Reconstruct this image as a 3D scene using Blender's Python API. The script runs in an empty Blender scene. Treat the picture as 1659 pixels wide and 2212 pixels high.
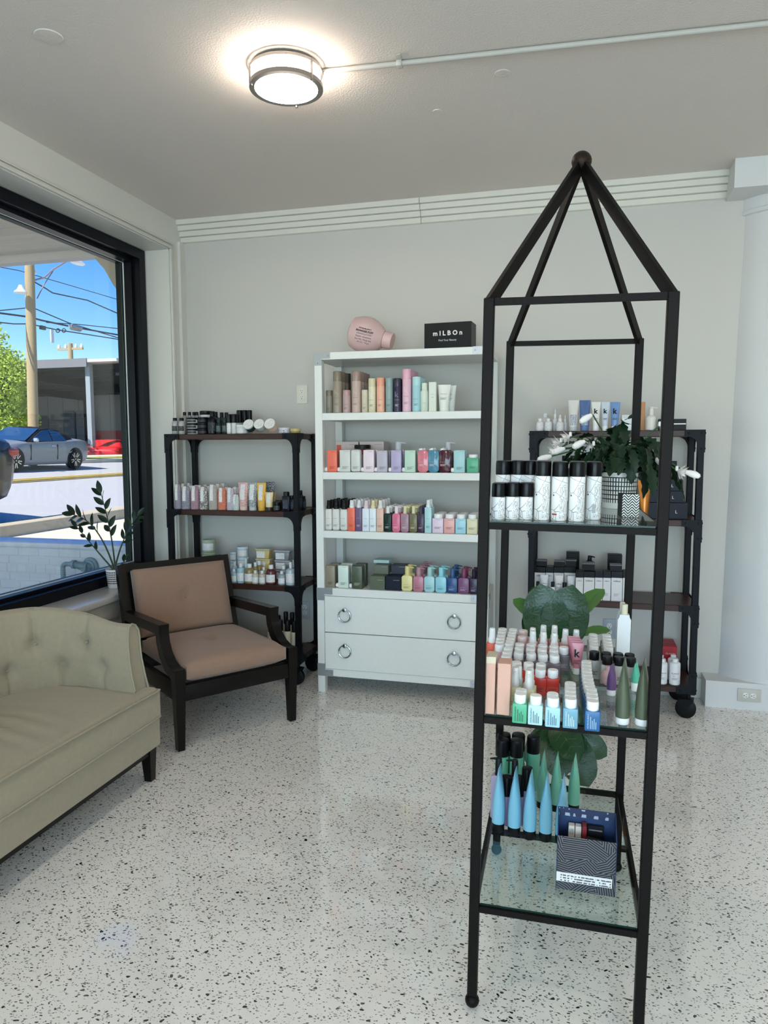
import bpy, bmesh, math, random
from mathutils import Vector, Matrix
random.seed(7)
sc = bpy.context.scene
COL = sc.collection
PI = math.pi
# ------------------------------------------------------------------ camera (solved from the photo's vanishing points)
PPX, PPY, F = 829.5, 1106.0, 1566.79
def _d(px, py): return Vector((px - PPX, -(py - PPY), -F)).normalized()
_ax = -_d(-5150, 984)
_ay = _d(1243, 961); _ay = (_ay - _ax * _ax.dot(_ay)).normalized()
_az = _ax.cross(_ay)
ROT = Matrix((_ax, _ay, _az))            # camera space -> world
CAM = Vector((0, 0, 1.5))
cd = bpy.data.cameras.new('camera'); cam = bpy.data.objects.new('camera', cd); COL.objects.link(cam)
cd.sensor_fit = 'VERTICAL'; cd.sensor_height = 36; cd.sensor_width = 27; cd.lens = F * 36 / 2212
cd.clip_start = .05; cd.clip_end = 400
cam.matrix_world = Matrix.Translation(CAM) @ ROT.to_4x4()
sc.camera = cam
def ray(px, py): return ROT @ Vector((px - PPX, -(py - PPY), -F))
def on(px, py, ax, v):
    r = ray(px, py); i = 'xyz'.index(ax); return CAM + r * ((v - CAM[i]) / r[i])
# ------------------------------------------------------------------ world, sun, exposure
vs = sc.view_settings
vs.view_transform = 'Standard'; vs.look = 'None'; vs.gamma = 1; vs.use_curve_mapping = False
vs.exposure = 0.90
LAMP = 23.0                              # ceiling lamp diffuser radiance
w = bpy.data.worlds.new('sky'); sc.world = w; w.use_nodes = True
nt = w.node_tree; nt.nodes.clear()
sky = nt.nodes.new('ShaderNodeTexSky'); sky.sky_type = 'NISHITA'; sky.sun_disc = False
sky.sun_elevation = math.radians(50); sky.sun_rotation = math.radians(235); sky.altitude = 200; sky.air_density = 1.0; sky.dust_density = .25; sky.ozone_density = 2.2
hsv = nt.nodes.new('ShaderNodeHueSaturation'); hsv.inputs['Saturation'].default_value = 1.5; hsv.inputs['Hue'].default_value = .515
bg = nt.nodes.new('ShaderNodeBackground'); bg.inputs['Strength'].default_value = .135
wo = nt.nodes.new('ShaderNodeOutputWorld')
nt.links.new(sky.outputs[0], hsv.inputs['Color']); nt.links.new(hsv.outputs[0], bg.inputs[0]); nt.links.new(bg.outputs[0], wo.inputs[0])
sl = bpy.data.lights.new('sun', 'SUN'); sl.energy = 4.8; sl.angle = math.radians(.6); sl.color = (1, .95, .87)
so = bpy.data.objects.new('sun', sl); COL.objects.link(so)
so.rotation_euler = Vector((-.20, -.62, .76)).to_track_quat('Z', 'Y').to_euler()
# unseen area lamp added in the front opening, standing in for window daylight
def fill_light(name, loc, look, sx, sy, power, color):
    l = bpy.data.lights.new(name, 'AREA'); l.shape = 'RECTANGLE'; l.size = sx; l.size_y = sy; l.energy = power; l.color = color
    o = bpy.data.objects.new(name, l); COL.objects.link(o); o.location = loc
    o.rotation_euler = (-Vector(look)).to_track_quat('Z', 'Y').to_euler(); return o
fill_light('front_opening_fill', (.6, -3.62, 1.5), (0, 1, 0), 5.0, 2.0, 132, (.60, .83, 1))
cy = sc.cycles
cy.max_bounces = 5; cy.diffuse_bounces = 3; cy.glossy_bounces = 3; cy.transmission_bounces = 4; cy.transparent_max_bounces = 12; cy.use_adaptive_sampling = True; cy.adaptive_threshold = .06
cy.caustics_reflective = False; cy.caustics_refractive = False; cy.sample_clamp_indirect = 6
# ------------------------------------------------------------------ materials
def lin(h):
    h = h.lstrip('#'); v = [int(h[i:i + 2], 16) / 255 for i in (0, 2, 4)]
    return tuple(((c + .055) / 1.055) ** 2.4 if c > .04045 else c / 12.92 for c in v)
MATS = {}
def newmat(name):
    m = bpy.data.materials.new(name); m.use_nodes = True
    return m, m.node_tree, m.node_tree.nodes['Principled BSDF']
def M(hexc, rough=.45, metal=0.0, bump=0.0, bscale=200, var=0.0, trans=0.0, coat=0.0, emit=0.0):
    key = (hexc, rough, metal, bump, bscale, var, trans, coat, emit)
    if key in MATS: return MATS[key]
    m, t, b = newmat('finish_' + hexc.strip('#'))
    c = lin(hexc)
    b.inputs['Base Color'].default_value = (*c, 1); b.inputs['Roughness'].default_value = rough; b.inputs['Metallic'].default_value = metal
    if trans: b.inputs['Transmission Weight'].default_value = trans; b.inputs['IOR'].default_value = 1.3
    if coat: b.inputs['Coat Weight'].default_value = coat; b.inputs['Coat Roughness'].default_value = .08
    if emit: b.inputs['Emission Color'].default_value = (*c, 1); b.inputs['Emission Strength'].default_value = emit
    if max(c) < .035: b.inputs['Specular IOR Level'].default_value = .22
    tc = t.nodes.new('ShaderNodeTexCoord'); nz = t.nodes.new('ShaderNodeTexNoise')
    nz.inputs['Scale'].default_value = bscale; nz.inputs['Detail'].default_value = 3
    t.links.new(tc.outputs['Object'], nz.inputs['Vector'])
    if bump:
        bp = t.nodes.new('ShaderNodeBump'); bp.inputs['Strength'].default_value = bump; bp.inputs['Distance'].default_value = .004
        t.links.new(nz.outputs['Fac'], bp.inputs['Height']); t.links.new(bp.outputs[0], b.inputs['Normal'])
    mx = t.nodes.new('ShaderNodeMix'); mx.data_type = 'RGBA'
    k = max(var, .03)
    mx.inputs['A'].default_value = (*[x * (1 - k) for x in c], 1); mx.inputs['B'].default_value = (*[min(1, x * (1 + k)) for x in c], 1)
    t.links.new(nz.outputs['Fac'], mx.inputs['Factor']); t.links.new(mx.outputs['Result'], b.inputs['Base Color'])
    MATS[key] = m; return m
def N(t, typ, **kw):
    n = t.nodes.new(typ)
    for k, v in kw.items():
        if k.startswith('_'): setattr(n, k[1:], v)
        else: n.inputs[k].default_value = v
    return n
def mth(t, op, a, b=None, c=None):
    n = t.nodes.new('ShaderNodeMath'); n.operation = op
    for i, v in enumerate((a, b, c)):
        if v is None: continue
        if isinstance(v, (int, float)): n.inputs[i].default_value = v
        else: t.links.new(v, n.inputs[i])
    return n.outputs[0]
def mix(t, f, a, b):
    n = t.nodes.new('ShaderNodeMix'); n.data_type = 'RGBA'
    for k, v in (('Factor', f), ('A', a), ('B', b)):
        if isinstance(v, tuple): n.inputs[k].default_value = (*v, 1)
        elif isinstance(v, (int, float)): n.inputs[k].default_value = v
        else: t.links.new(v, n.inputs[k])
    return n.outputs['Result']
def coords(t, kind='Object'):
    return N(t, 'ShaderNodeTexCoord').outputs[kind]
def mat_terrazzo():
    m, t, b = newmat('terrazzo'); L = t.links
    co = coords(t)
    wn = N(t, 'ShaderNodeTexNoise', Scale=26.0, Detail=2.0); L.new(co, wn.inputs['Vector'])
    sub = N(t, 'ShaderNodeVectorMath', _operation='SUBTRACT'); L.new(wn.outputs['Color'], sub.inputs[0]); sub.inputs[1].default_value = (.5, .5, .5)
    scl = N(t, 'ShaderNodeVectorMath', _operation='SCALE', Scale=.030); L.new(sub.outputs[0], scl.inputs[0])
    add = N(t, 'ShaderNodeVectorMath', _operation='ADD'); L.new(co, add.inputs[0]); L.new(scl.outputs[0], add.inputs[1])
    base = mix(t, wn.outputs['Fac'], lin('ece8e0'), lin('f6f3ed'))
    col = base
    for sc_, keep, rad, hx, rot in ((62, .26, .25, '4d4a46', .4), (105, .34, .30, '96918a', 1.3), (44, .11, .22, '24221f', 2.2), (70, .22, .24, '8a857e', .9)):
        mp = N(t, 'ShaderNodeMapping'); L.new(add.outputs[0], mp.inputs['Vector'])
        mp.inputs['Rotation'].default_value = (0, 0, rot); mp.inputs['Scale'].default_value = (1.0, 1.55, 1)
        v = N(t, 'ShaderNodeTexVoronoi', Scale=float(sc_), Randomness=1.0); v.voronoi_dimensions = '2D'
        L.new(mp.outputs[0], v.inputs['Vector'])
        sep = N(t, 'ShaderNodeSeparateColor'); L.new(v.outputs['Color'], sep.inputs[0])
        k = mth(t, 'LESS_THAN', sep.outputs[0], keep)
        r = mth(t, 'MULTIPLY', sep.outputs[1], rad); r = mth(t, 'ADD', r, .06)
        inside = mth(t, 'LESS_THAN', v.outputs['Distance'], r)
        f = mth(t, 'MULTIPLY', k, inside)
        col = mix(t, f, col, lin(hx))
    L.new(col, b.inputs['Base Color'])
    rn = N(t, 'ShaderNodeTexNoise', Scale=3.0, Detail=3.0); L.new(co, rn.inputs['Vector'])
    rr = mth(t, 'MULTIPLY_ADD', rn.outputs['Fac'], .06, .035); L.new(rr, b.inputs['Roughness'])
    bn = N(t, 'ShaderNodeTexNoise', Scale=14.0, Detail=2.0); L.new(co, bn.inputs['Vector'])
    bp = N(t, 'ShaderNodeBump', Strength=.10, Distance=.01); L.new(bn.outputs['Fac'], bp.inputs['Height']); L.new(bp.outputs[0], b.inputs['Normal'])
    b.inputs['Specular IOR Level'].default_value = 1.0
    return m
def mat_plaster(name, hexc, rough, bumps, strength, speck=0.0):
    m, t, b = newmat(name); L = t.links; co = coords(t)
    a = N(t, 'ShaderNodeTexNoise', Scale=bumps, Detail=4.0); L.new(co, a.inputs['Vector'])
    bp = N(t, 'ShaderNodeBump', Strength=strength, Distance=.006); L.new(a.outputs['Fac'], bp.inputs['Height']); L.new(bp.outputs[0], b.inputs['Normal'])
    c = lin(hexc); n2 = N(t, 'ShaderNodeTexNoise', Scale=1.3, Detail=2.0); L.new(co, n2.inputs['Vector'])
    col = mix(t, n2.outputs['Fac'], tuple(x * .97 for x in c), tuple(min(1, x * 1.03) for x in c))
    L.new(col, b.inputs['Base Color']); b.inputs['Roughness'].default_value = rough
    return m
def mat_glass(name, tint, spec=.9):
    m = bpy.data.materials.new(name); m.use_nodes = True; t = m.node_tree; t.nodes.clear()
    tr = N(t, 'ShaderNodeBsdfTransparent'); tr.inputs[0].default_value = (*tint, 1)
    gl = N(t, 'ShaderNodeBsdfGlossy', Roughness=.01); gl.inputs[0].default_value = (spec, spec, spec, 1)
    ge = N(t, 'ShaderNodeNewGeometry'); fr = N(t, 'ShaderNodeFresnel', IOR=1.5)
    t.links.new(mth(t, 'MULTIPLY_ADD', ge.outputs['Backfacing'], 1 / 1.5 - 1.5, 1.5), fr.inputs['IOR'])
    mx = N(t, 'ShaderNodeMixShader'); ou = N(t, 'ShaderNodeOutputMaterial')
    t.links.new(fr.outputs[0], mx.inputs[0]); t.links.new(tr.outputs[0], mx.inputs[1]); t.links.new(gl.outputs[0], mx.inputs[2]); t.links.new(mx.outputs[0], ou.inputs[0])
    return m
def mat_fabric(name, hexc, scale):
    m, t, b = newmat(name); L = t.links; co = coords(t)
    ws = []
    for v in ((1, .06, .06), (.06, 1, .06), (.06, .06, 1)):
        mp = N(t, 'ShaderNodeMapping'); mp.inputs['Scale'].default_value = v; L.new(co, mp.inputs['Vector'])
        q = N(t, 'ShaderNodeTexNoise', Scale=float(scale * 2), Detail=1.0); L.new(mp.outputs[0], q.inputs['Vector']); ws.append(q)
    wx, wz = ws[0], ws[2]
    nz = N(t, 'ShaderNodeTexNoise', Scale=60.0, Detail=4.0); L.new(co, nz.inputs['Vector'])
    f = mth(t, 'MULTIPLY', mth(t, 'ADD', wx.outputs['Fac'], wz.outputs['Fac']), .5)
    g = mth(t, 'MULTIPLY_ADD', f, .5, mth(t, 'MULTIPLY', nz.outputs['Fac'], .5))
    c = lin(hexc); L.new(mix(t, g, tuple(x * .82 for x in c), tuple(min(1, x * 1.16) for x in c)), b.inputs['Base Color'])
    bp = N(t, 'ShaderNodeBump', Strength=.25, Distance=.002); L.new(g, bp.inputs['Height']); L.new(bp.outputs[0], b.inputs['Normal'])
    b.inputs['Roughness'].default_value = .9; b.inputs['Sheen Weight'].default_value = .25
    return m
def mat_wood(name, h1, h2, rough=.4):
    m, t, b = newmat(name); L = t.links; co = coords(t)
    mp = N(t, 'ShaderNodeMapping'); mp.inputs['Scale'].default_value = (1.2, 14, 14); L.new(co, mp.inputs['Vector'])
    nz = N(t, 'ShaderNodeTexNoise', Scale=3.0, Detail=6.0, Distortion=.6); L.new(mp.outputs[0], nz.inputs['Vector'])
    L.new(mix(t, nz.outputs['Fac'], lin(h1), lin(h2)), b.inputs['Base Color']); b.inputs['Roughness'].default_value = rough; b.inputs['Specular IOR Level'].default_value = .25
    return m
def mat_print(name, paper, ink, lines, amount=.5, axis='Z'):
    # a printed panel of lines of illegibly small type
    m, t, b = newmat(name); L = t.links; co = coords(t)
    sp = N(t, 'ShaderNodeSeparateXYZ'); L.new(co, sp.inputs[0])
    st = mth(t, 'FRACT', mth(t, 'MULTIPLY', sp.outputs[axis], lines))
    row = mth(t, 'GREATER_THAN', st, .5)
    mp = N(t, 'ShaderNodeMapping'); mp.inputs['Scale'].default_value = (lines * 1.4, lines * 1.4, lines * .5) if axis == 'Z' else (lines * .5, lines * 1.4, lines * 1.4); L.new(co, mp.inputs['Vector'])
    nz = N(t, 'ShaderNodeTexNoise', Scale=1.0, Detail=1.0); L.new(mp.outputs[0], nz.inputs['Vector'])
    k = mth(t, 'GREATER_THAN', nz.outputs['Fac'], 1 - amount)
    L.new(mix(t, mth(t, 'MULTIPLY', row, k), lin(paper), lin(ink)), b.inputs['Base Color']); b.inputs['Roughness'].default_value = .5
    return m
TERRAZZO = mat_terrazzo()
WALLM = mat_plaster('wall_paint', 'ccc9c1', .55, 90, .06)
TRIMM = mat_plaster('trim_paint', 'dcdad0', .45, 120, .03)
CEILM = mat_plaster('ceiling_paint', 'e2d9cf', .8, 130, .45)
PANE = mat_glass('window_glass', (.97, .985, .98))
SHELFGLASS = mat_glass('shelf_glass', (.84, .90, .88))
BLACKM = M('#0c0e12', .45, .3, .15, 300)
IRON = M('#15110f', .5, .5, .25, 350)
# ------------------------------------------------------------------ mesh helpers
def smooth(bm, ang=38):
    for f in bm.faces: f.smooth = True
    lim = math.radians(ang)
    for e in bm.edges:
        e.smooth = len(e.link_faces) == 2 and e.calc_face_angle(0) < lim
def finish(bm, name, mat, ang=38):
    bmesh.ops.recalc_face_normals(bm, faces=bm.faces[:])
    smooth(bm, ang)
    me = bpy.data.meshes.new(name); bm.to_mesh(me); bm.free()
    if mat: me.materials.append(mat)
    return me
def box(bm, c, s, bev=0.0, seg=2, rot=None):
    r = bmesh.ops.create_cube(bm, size=1)
    vs_ = r['verts']
    for v in vs_: v.co = Vector((v.co.x * s[0], v.co.y * s[1], v.co.z * s[2]))
    if bev:
        es = {e for v in vs_ for e in v.link_edges}
        vs_ = bmesh.ops.bevel(bm, geom=list(es), offset=bev, segments=seg, affect='EDGES', profile=.5)['verts'] or vs_
        fs = set()
        st = [vs_[0]]; seen = set()
        while st:
            v = st.pop()
            if v in seen: continue
            seen.add(v); st += [e.other_vert(v) for e in v.link_edges]
        vs_ = list(seen)
    for v in vs_:
        v.co = (rot @ v.co if rot else v.co) + Vector(c)
    return vs_
def lathe(bm, prof, seg=20, c=(0, 0, 0), axis=None, sx=1, sy=1):
    """prof: list of (r, z)"""
    rings = []; R = axis.to_track_quat('Z', 'Y').to_matrix() if axis else None
    for r, z in prof:
        ring = []
        n = 1 if r < 1e-6 else seg
        for i in range(n):
            a = 2 * PI * i / seg
            p = Vector((r * math.cos(a) * sx, r * math.sin(a) * sy, z))
            ring.append(bm.verts.new((R @ p if R else p) + Vector(c)))
        rings.append(ring)
    for a, b in zip(rings, rings[1:]):
        for i in range(seg):
            j = (i + 1) % seg
            if len(a) == 1 and len(b) == 1: continue
            if len(a) == 1: bm.faces.new((a[0], b[i], b[j]))
            elif len(b) == 1: bm.faces.new((a[i], a[j], b[0]))
            else: bm.faces.new((a[i], a[j], b[j], b[i]))
    for ring, rev in ((rings[0], True), (rings[-1], False)):
        if len(ring) > 2: bm.faces.new(ring[::-1] if rev else ring)
def sweep(bm, pts, r, seg=8, cap=True, rr=None):
    rings = []; pts = [Vector(p) for p in pts]; up = None
    for i, p in enumerate(pts):
        t = (pts[min(i + 1, len(pts) - 1)] - pts[max(i - 1, 0)]).normalized()
        if up is None:
            up = Vector((0, 0, 1)) if abs(t.z) < .9 else Vector((1, 0, 0))
        s = t.cross(up).normalized(); up = s.cross(t).normalized()
        q = rr[i] if rr else r
        rings.append([bm.verts.new(p + (s * math.cos(2 * PI * k / seg) + up * math.sin(2 * PI * k / seg)) * q) for k in range(seg)])
    for a, b in zip(rings, rings[1:]):
        for k in range(seg): bm.faces.new((a[k], a[(k + 1) % seg], b[(k + 1) % seg], b[k]))
    if cap: bm.faces.new(rings[0][::-1]); bm.faces.new(rings[-1])
def prism(bm, outline, axis, a, b):
    """outline: 2D points in the plane normal to axis ('x': (y,z), 'y': (x,z), 'z': (x,y)), extruded from a to b"""
    def P(p, t): return {'x': (t, p[0], p[1]), 'y': (p[0], t, p[1]), 'z': (p[0], p[1], t)}[axis]
    A = [bm.verts.new(P(p, a)) for p in outline]; B = [bm.verts.new(P(p, b)) for p in outline]
    n = len(outline)
    for i in range(n): bm.faces.new((A[i], A[(i + 1) % n], B[(i + 1) % n], B[i]))
    bm.faces.new(A[::-1]); bm.faces.new(B)
def bar(bm, p, q, w, h=None, up=(0, 0, 1), bev=0.0):
    p, q = Vector(p), Vector(q); d = q - p; h = h or w
    z = d.normalized(); u = Vector(up)
    if abs(z.dot(u)) > .95: u = Vector((0, 1, 0))
    x = u.cross(z).normalized(); y = z.cross(x)
    return box(bm, (p + q) / 2, (w, h, d.length), bev, 1, Matrix((x, y, z)).transposed())
def link(name, me, parent=None, loc=None, rot=None):
    o = bpy.data.objects.new(name, me); COL.objects.link(o)
    if parent: o.parent = parent
    if loc is not None: o.location = loc
    if rot is not None: o.rotation_euler = rot
    return o
def mk(name, mat, fn, parent=None, loc=None, rot=None, ang=38):
    bm = bmesh.new(); fn(bm); return link(name, finish(bm, name, mat, ang), parent, loc, rot)
def thing(name, label, cat, loc=(0, 0, 0), rz=0, group=None):
    o = bpy.data.objects.new(name, None); COL.objects.link(o); o.empty_display_size = .05
    o.location = loc; o.rotation_euler = (0, 0, rz); return tag(o, label, cat, group)
def tag(o, label=None, cat=None, group=None, kind=None):
    if label: o['label'] = label
    if cat: o['category'] = cat
    if group: o['group'] = group
    if kind: o['kind'] = kind
    return o
def struct(o, label=None, cat=None):
    return tag(o, label, cat, None, 'structure')
CACHE = {}
def shared(key, mat, fn, ang=38):
    k = (key, mat.name)
    if k not in CACHE:
        bm = bmesh.new(); fn(bm); CACHE[k] = finish(bm, 'shape', mat, ang)
    return CACHE[k]
def text_mesh(s, width, mat, bend=0, bold=0.0, align='CENTER', height=None):
    """flat lettering in the XZ plane facing -Y, centred, `width` wide; bend = radius of the cylinder it wraps (axis at y=bend)"""
    k = ('txt', s, round(width, 4), mat.name, bend, bold, height)
    if k in CACHE: return CACHE[k]
    cu = bpy.data.curves.new('lettering', 'FONT'); cu.body = s; cu.align_x = align; cu.align_y = 'CENTER'; cu.size = 1; cu.offset = bold; cu.resolution_u = 2
    ob = bpy.data.objects.new('lettering', cu); me = bpy.data.meshes.new_from_object(ob)
    bpy.data.objects.remove(ob); bpy.data.curves.remove(cu)
    xs = [v.co.x for v in me.vertices]; ys = [v.co.y for v in me.vertices]
    x0, x1, y0, y1 = min(xs), max(xs), min(ys), max(ys); sca = width / (x1 - x0); sz = height / (y1 - y0) if height else sca
    for v in me.vertices:
        x = (v.co.x - (x0 + x1) / 2) * sca; z = (v.co.y - (y0 + y1) / 2) * sz
        v.co = (bend * math.sin(x / bend), bend - bend * math.cos(x / bend), z) if bend else (x, 0, z)
    me.materials.clear(); me.materials.append(mat); CACHE[k] = me; return me
# ================================================================== the room
XL, YB, HC, XR, YF = -2.6, 4.54, 3.0, 4.6, -3.6
WY0, WY1, WZ0, WZ1 = -.5, 4.37, .645, 2.79          # street window opening in the left wall
def boxes(*bs):
    def f(bm):
        for (x0, x1, y0, y1, z0, z1) in bs:
            box(bm, ((x0 + x1) / 2, (y0 + y1) / 2, (z0 + z1) / 2), (x1 - x0, y1 - y0, z1 - z0))
    return f
struct(mk('floor', TERRAZZO, boxes((-2.9, XR, YF, 4.74, -.12, 0))), 'glossy cream terrazzo floor with dark stone chips', 'floor')
ceil = struct(mk('ceiling', CEILM, boxes((-2.9, XR, YF, 4.74, HC, HC + .12))), 'rough plastered off-white ceiling', 'ceiling')
struct(mk('wall_back', WALLM, boxes((XL, XR, YB, YB + .2, 0, HC))), 'pale grey painted wall behind the shelves', 'wall')
struct(mk('wall_right', WALLM, boxes((XR, XR + .2, YF, YB + .2, 0, HC))), 'pale painted side wall of the shop', 'wall')
struct(mk('wall_front', WALLM, boxes((XL, XR, YF - .2, YF, 0, .5), (XL, XR, YF - .2, YF, 2.9, HC), (XL, -1.95, YF - .2, YF, .5, 2.9), (3.15, XR, YF - .2, YF, .5, 2.9))), 'shop front wall around a wide window', 'wall')
struct(mk('wall_left', TRIMM, boxes((-2.9, XL, YF, YB + .2, 0, WZ0 - .03), (-2.9, XL, YF, YB + .2, WZ1, HC), (-2.9, XL, WY1, YB + .2, WZ0 - .03, WZ1), (-2.9, XL, YF, WY0, WZ0 - .03, WZ1))), 'white wall with the wide street window', 'wall')
# street window: black frame, thin inner stop, glass, bead casing and sill
win = thing('window_1', 'wide black framed street window with one big pane', 'window'); struct(win)
FX = -2.765
def ring(x0, x1, y0, y1, z0, z1, t):
    return boxes((x0, x1, y0, y1, z1 - t, z1), (x0, x1, y0, y1, z0, z0 + t), (x0, x1, y1 - t, y1, z0 + t, z1 - t), (x0, x1, y0, y0 + t, z0 + t, z1 - t))
BLACKF = M('#0b0e15', .35, .2)
mk('frame', BLACKF, ring(FX - .05, FX, WY0, WY1 - .025, WZ0, WZ1 - .012, .062), win)
mk('inner_frame', BLACKF, ring(FX - .105, FX - .05, WY0 + .03, WY1 - .055, WZ0 + .03, WZ1 - .045, .052), win)
mk('daylight_line', M('#e9efe9', .3), ring(FX - .112, FX - .106, WY0 + .06, WY1 - .099, WZ0 + .075, WZ1 - .088, .011), win)  # pale ring coloured to stand for the bright gap of daylight beside the glass
mk('glass_pane', PANE, boxes((FX - .118, FX - .112, WY0 + .07, WY1 - .10, WZ0 + .08, WZ1 - .09)), win)
mk('outer_frame', M('#1c2b2c', .4), ring(FX - .16, FX - .12, WY0 + .03, WY1 - .066, WZ0 + .03, WZ1 - .05, .052), win)
def casing(bm):
    for o, t, p in ((0.0, .022, .014), (.03, .012, .008)):
        y1, z1, z0 = WY1 + o + t, WZ1 + o + t, WZ0
        box(bm, (XL + p / 2, (WY0 + y1) / 2, z1 - t / 2), (p, y1 - WY0, t), .003)
        box(bm, (XL + p / 2, y1 - t / 2, (z0 + z1 - t) / 2), (p, t, z1 - t - z0), .003)
struct(mk('trim_1', TRIMM, casing), 'white beaded casing around the street window', 'trim')
mk('reveal', TRIMM, boxes((-2.9, XL, WY1 - .006, WY1, WZ0, WZ1), (-2.9, XL, WY0, WY1, WZ1 - .006, WZ1)), win)
mk('window_sill', M('#dcdcd8', .22, 0, .05, 60), lambda bm: box(bm, ((FX + -2.545) / 2, (WY0 + WY1) / 2, WZ0 - .018), (-2.545 - FX, WY1 - WY0, .036), .006), win)
mk('apron', TRIMM, lambda bm: box(bm, (XL + .01, (WY0 + WY1) / 2, WZ0 - .09), (.02, WY1 - WY0, .10), .004), win)
struct(mk('wall_corner_post', TRIMM, boxes((XL, XL + .02, 4.475, YB, 0, 2.86))), 'narrow white corner board beside the window', 'trim').name = 'trim_2'
win2 = struct(thing('window_2', 'wide black framed front shop window', 'window'))
mk('frame', BLACKF, boxes((-1.95, 3.15, YF - .18, YF - .12, .5, .56), (-1.95, 3.15, YF - .18, YF - .12, 2.84, 2.9), (-1.95, -1.89, YF - .18, YF - .12, .56, 2.84), (3.09, 3.15, YF - .18, YF - .12, .56, 2.84), (.57, .63, YF - .18, YF - .12, .56, 2.84)), win2)
for x0_ in (-1.89, .63): mk('glass_pane', PANE, boxes((x0_, x0_ + 2.46, YF - .152, YF - .147, .56, 2.84)), win2)
# stepped cornice on the back wall, in two lengths with a joint
def cornice(x0, x1):
    def f(bm):
        z0, z1 = 2.862, HC
        pr = [(YB, z0)]
        for k in range(4):
            d = YB - .018 - .018 * k; a = z0 + (z1 - z0) * k / 4; b = z0 + (z1 - z0) * (k + 1) / 4
            pr += [(d, a + .004), (d, b)]
            if k < 3: pr += [(d + .006, b), (d + .006, b + .003)]
        pr += [(YB, z1)]
        prism(bm, pr, 'x', x0, x1)
    return f
CORN = M('#e2dfd2', .5)
struct(mk('trim_3', CORN, cornice(XL, -.949)), 'stepped cream cornice in the corner by the window', 'cornice')
struct(mk('trim_4', CORN, cornice(-.946, .79)), 'stepped cream cornice running to the round column', 'cornice')
struct(mk('baseboard_back', TRIMM, lambda bm: box(bm, ((XL + .75) / 2, YB - .008, .06), (.75 - XL, .016, .12), .003)), 'low white baseboard along the back wall', 'baseboard')
# column with plinth and cap block
colm = thing('column', 'round white column with square plinth and cap block', 'column', (1.13, 4.73, 0)); struct(colm)
COLM = mat_plaster('column_paint', 'dadad8', .4, 40, .05)
mk('plinth', COLM, boxes((-.38, .5, -.344, -.19, 0, .154)), colm)
def shaft(bm):
    lathe(bm, [(.347, .154), (.345, .165), (.343, .2), (.335, 1.0), (.318, 2.2), (.308, 2.66), (.308, 2.76), (.322, 2.765), (.322, 2.785), (.316, 2.79), (.316, 2.85)], 64)
mk('shaft', COLM, shaft, colm)
mk('cap_block', COLM, boxes((-.345, .6, -.415, -.19, 2.85, HC)), colm)
SOFFIT = M('#d2c8b2', .7)
# ceiling lamps: the one in view and unseen copies added for overhead fill light
NICKEL = M('#8f8c88', .28, .9); DIFF = M('#ffeedf', .4, emit=LAMP)
def dif(bm): lathe(bm, [(.128, -.024), (.135, -.026), (.135, -.075), (.125, -.088), (.09, -.098), (0, -.102)], 40)
def rg(r, z, hh):
    def f(bm): lathe(bm, [(r - .006, z - hh), (r, z - hh), (r, z + hh), (r - .006, z + hh), (r - .006, z - hh)], 48)
    return f
def ceiling_lamp(label, x, y, group=None):
    lamp = thing('ceiling_lamp', label, 'lamp', (x, y, HC), 0, group)
    link('diffuser', shared('lampdif', DIFF, dif), lamp)
    link('band', shared('lampband', NICKEL, rg(.146, -.080, .008)), lamp); link('band', shared('lampband2', NICKEL, rg(.146, -.022, .006)), lamp)
    for k in range(3):
        a = math.radians(95 + 120 * k)
        def strut(bm):
            box(bm, (.143 * math.cos(a), .143 * math.sin(a), -.05), (.008, .008, .075)); lathe(bm, [(0, -.098), (.006, -.095), (.006, -.088), (0, -.085)], 10, (.141 * math.cos(a), .141 * math.sin(a), 0))
        link('strut', shared(('lampstrut', k), NICKEL, strut), lamp)
    link('backplate', shared('lampback', M('#55524e', .5, .4), lambda bm: lathe(bm, [(.118, 0), (.118, -.010), (.134, -.012), (.134, -.0235), (0, -.0235)], 32)), lamp)
ceiling_lamp('round flush ceiling lamp with nickel bands and glowing diffuser', -1.14, 2.83)
for x in (-1.14, 1.5, 3.6):
    for y in (.5, -1.9): ceiling_lamp('flush ceiling lamp over the rest of the shop', x, y, 'ceiling lamps over the rest of the shop')
ceiling_lamp('flush ceiling lamp in the bay beyond the round column', 2.6, 2.83)
struct(mk('canopy', SOFFIT, boxes((-2.9, XR + .2, -6.4, YF - .2, 2.98, 3.1))), 'shop canopy over the front window', 'canopy')  # unseen slab, added to keep direct sun out of the front opening
# surface conduit and clips on the ceiling
cn = thing('ceiling_conduit', 'painted electrical conduit clipped along the ceiling', 'conduit', (0, 0, HC))
A, Bc = on(680, 156, 'z', HC - .012), on(1659, 50, 'z', HC - .012); Bc = A + (Bc - A) * 2.2
COND = M('#c3c0b6', .55)
mk('pipe', COND, lambda bm: sweep(bm, [A - Vector((.06, 0, HC)), Bc - Vector((0, 0, HC))], .010, 10), cn)
for px, py in ((863, 142),):
    q = on(px, py, 'z', HC - .02)
    def clip(bm):
        box(bm, (q.x, q.y, -.014), (.024, .034, .026), .006); box(bm, (q.x + .004, q.y - .032, -.003), (.024, .04, .005), .002)
    mk('clip', COND, clip, cn)
for k, (px, py, r) in enumerate(((1085, 158, .032), (945, 240, .022), (105, 78, .05))):
    q = on(px, py, 'z', HC)
    tag(mk('ceiling_patch', CEILM, lambda bm: lathe(bm, [(r, 0), (r - .002, -.003), (r - .006, -.0035), (0, -.003)], 28), None, (q.x, q.y, HC)), ['patched round hole in the ceiling beside the conduit', 'small patched ceiling hole below the lamp conduit', 'patched round hole in the ceiling corner above the window'][k], 'ceiling patch')
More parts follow.
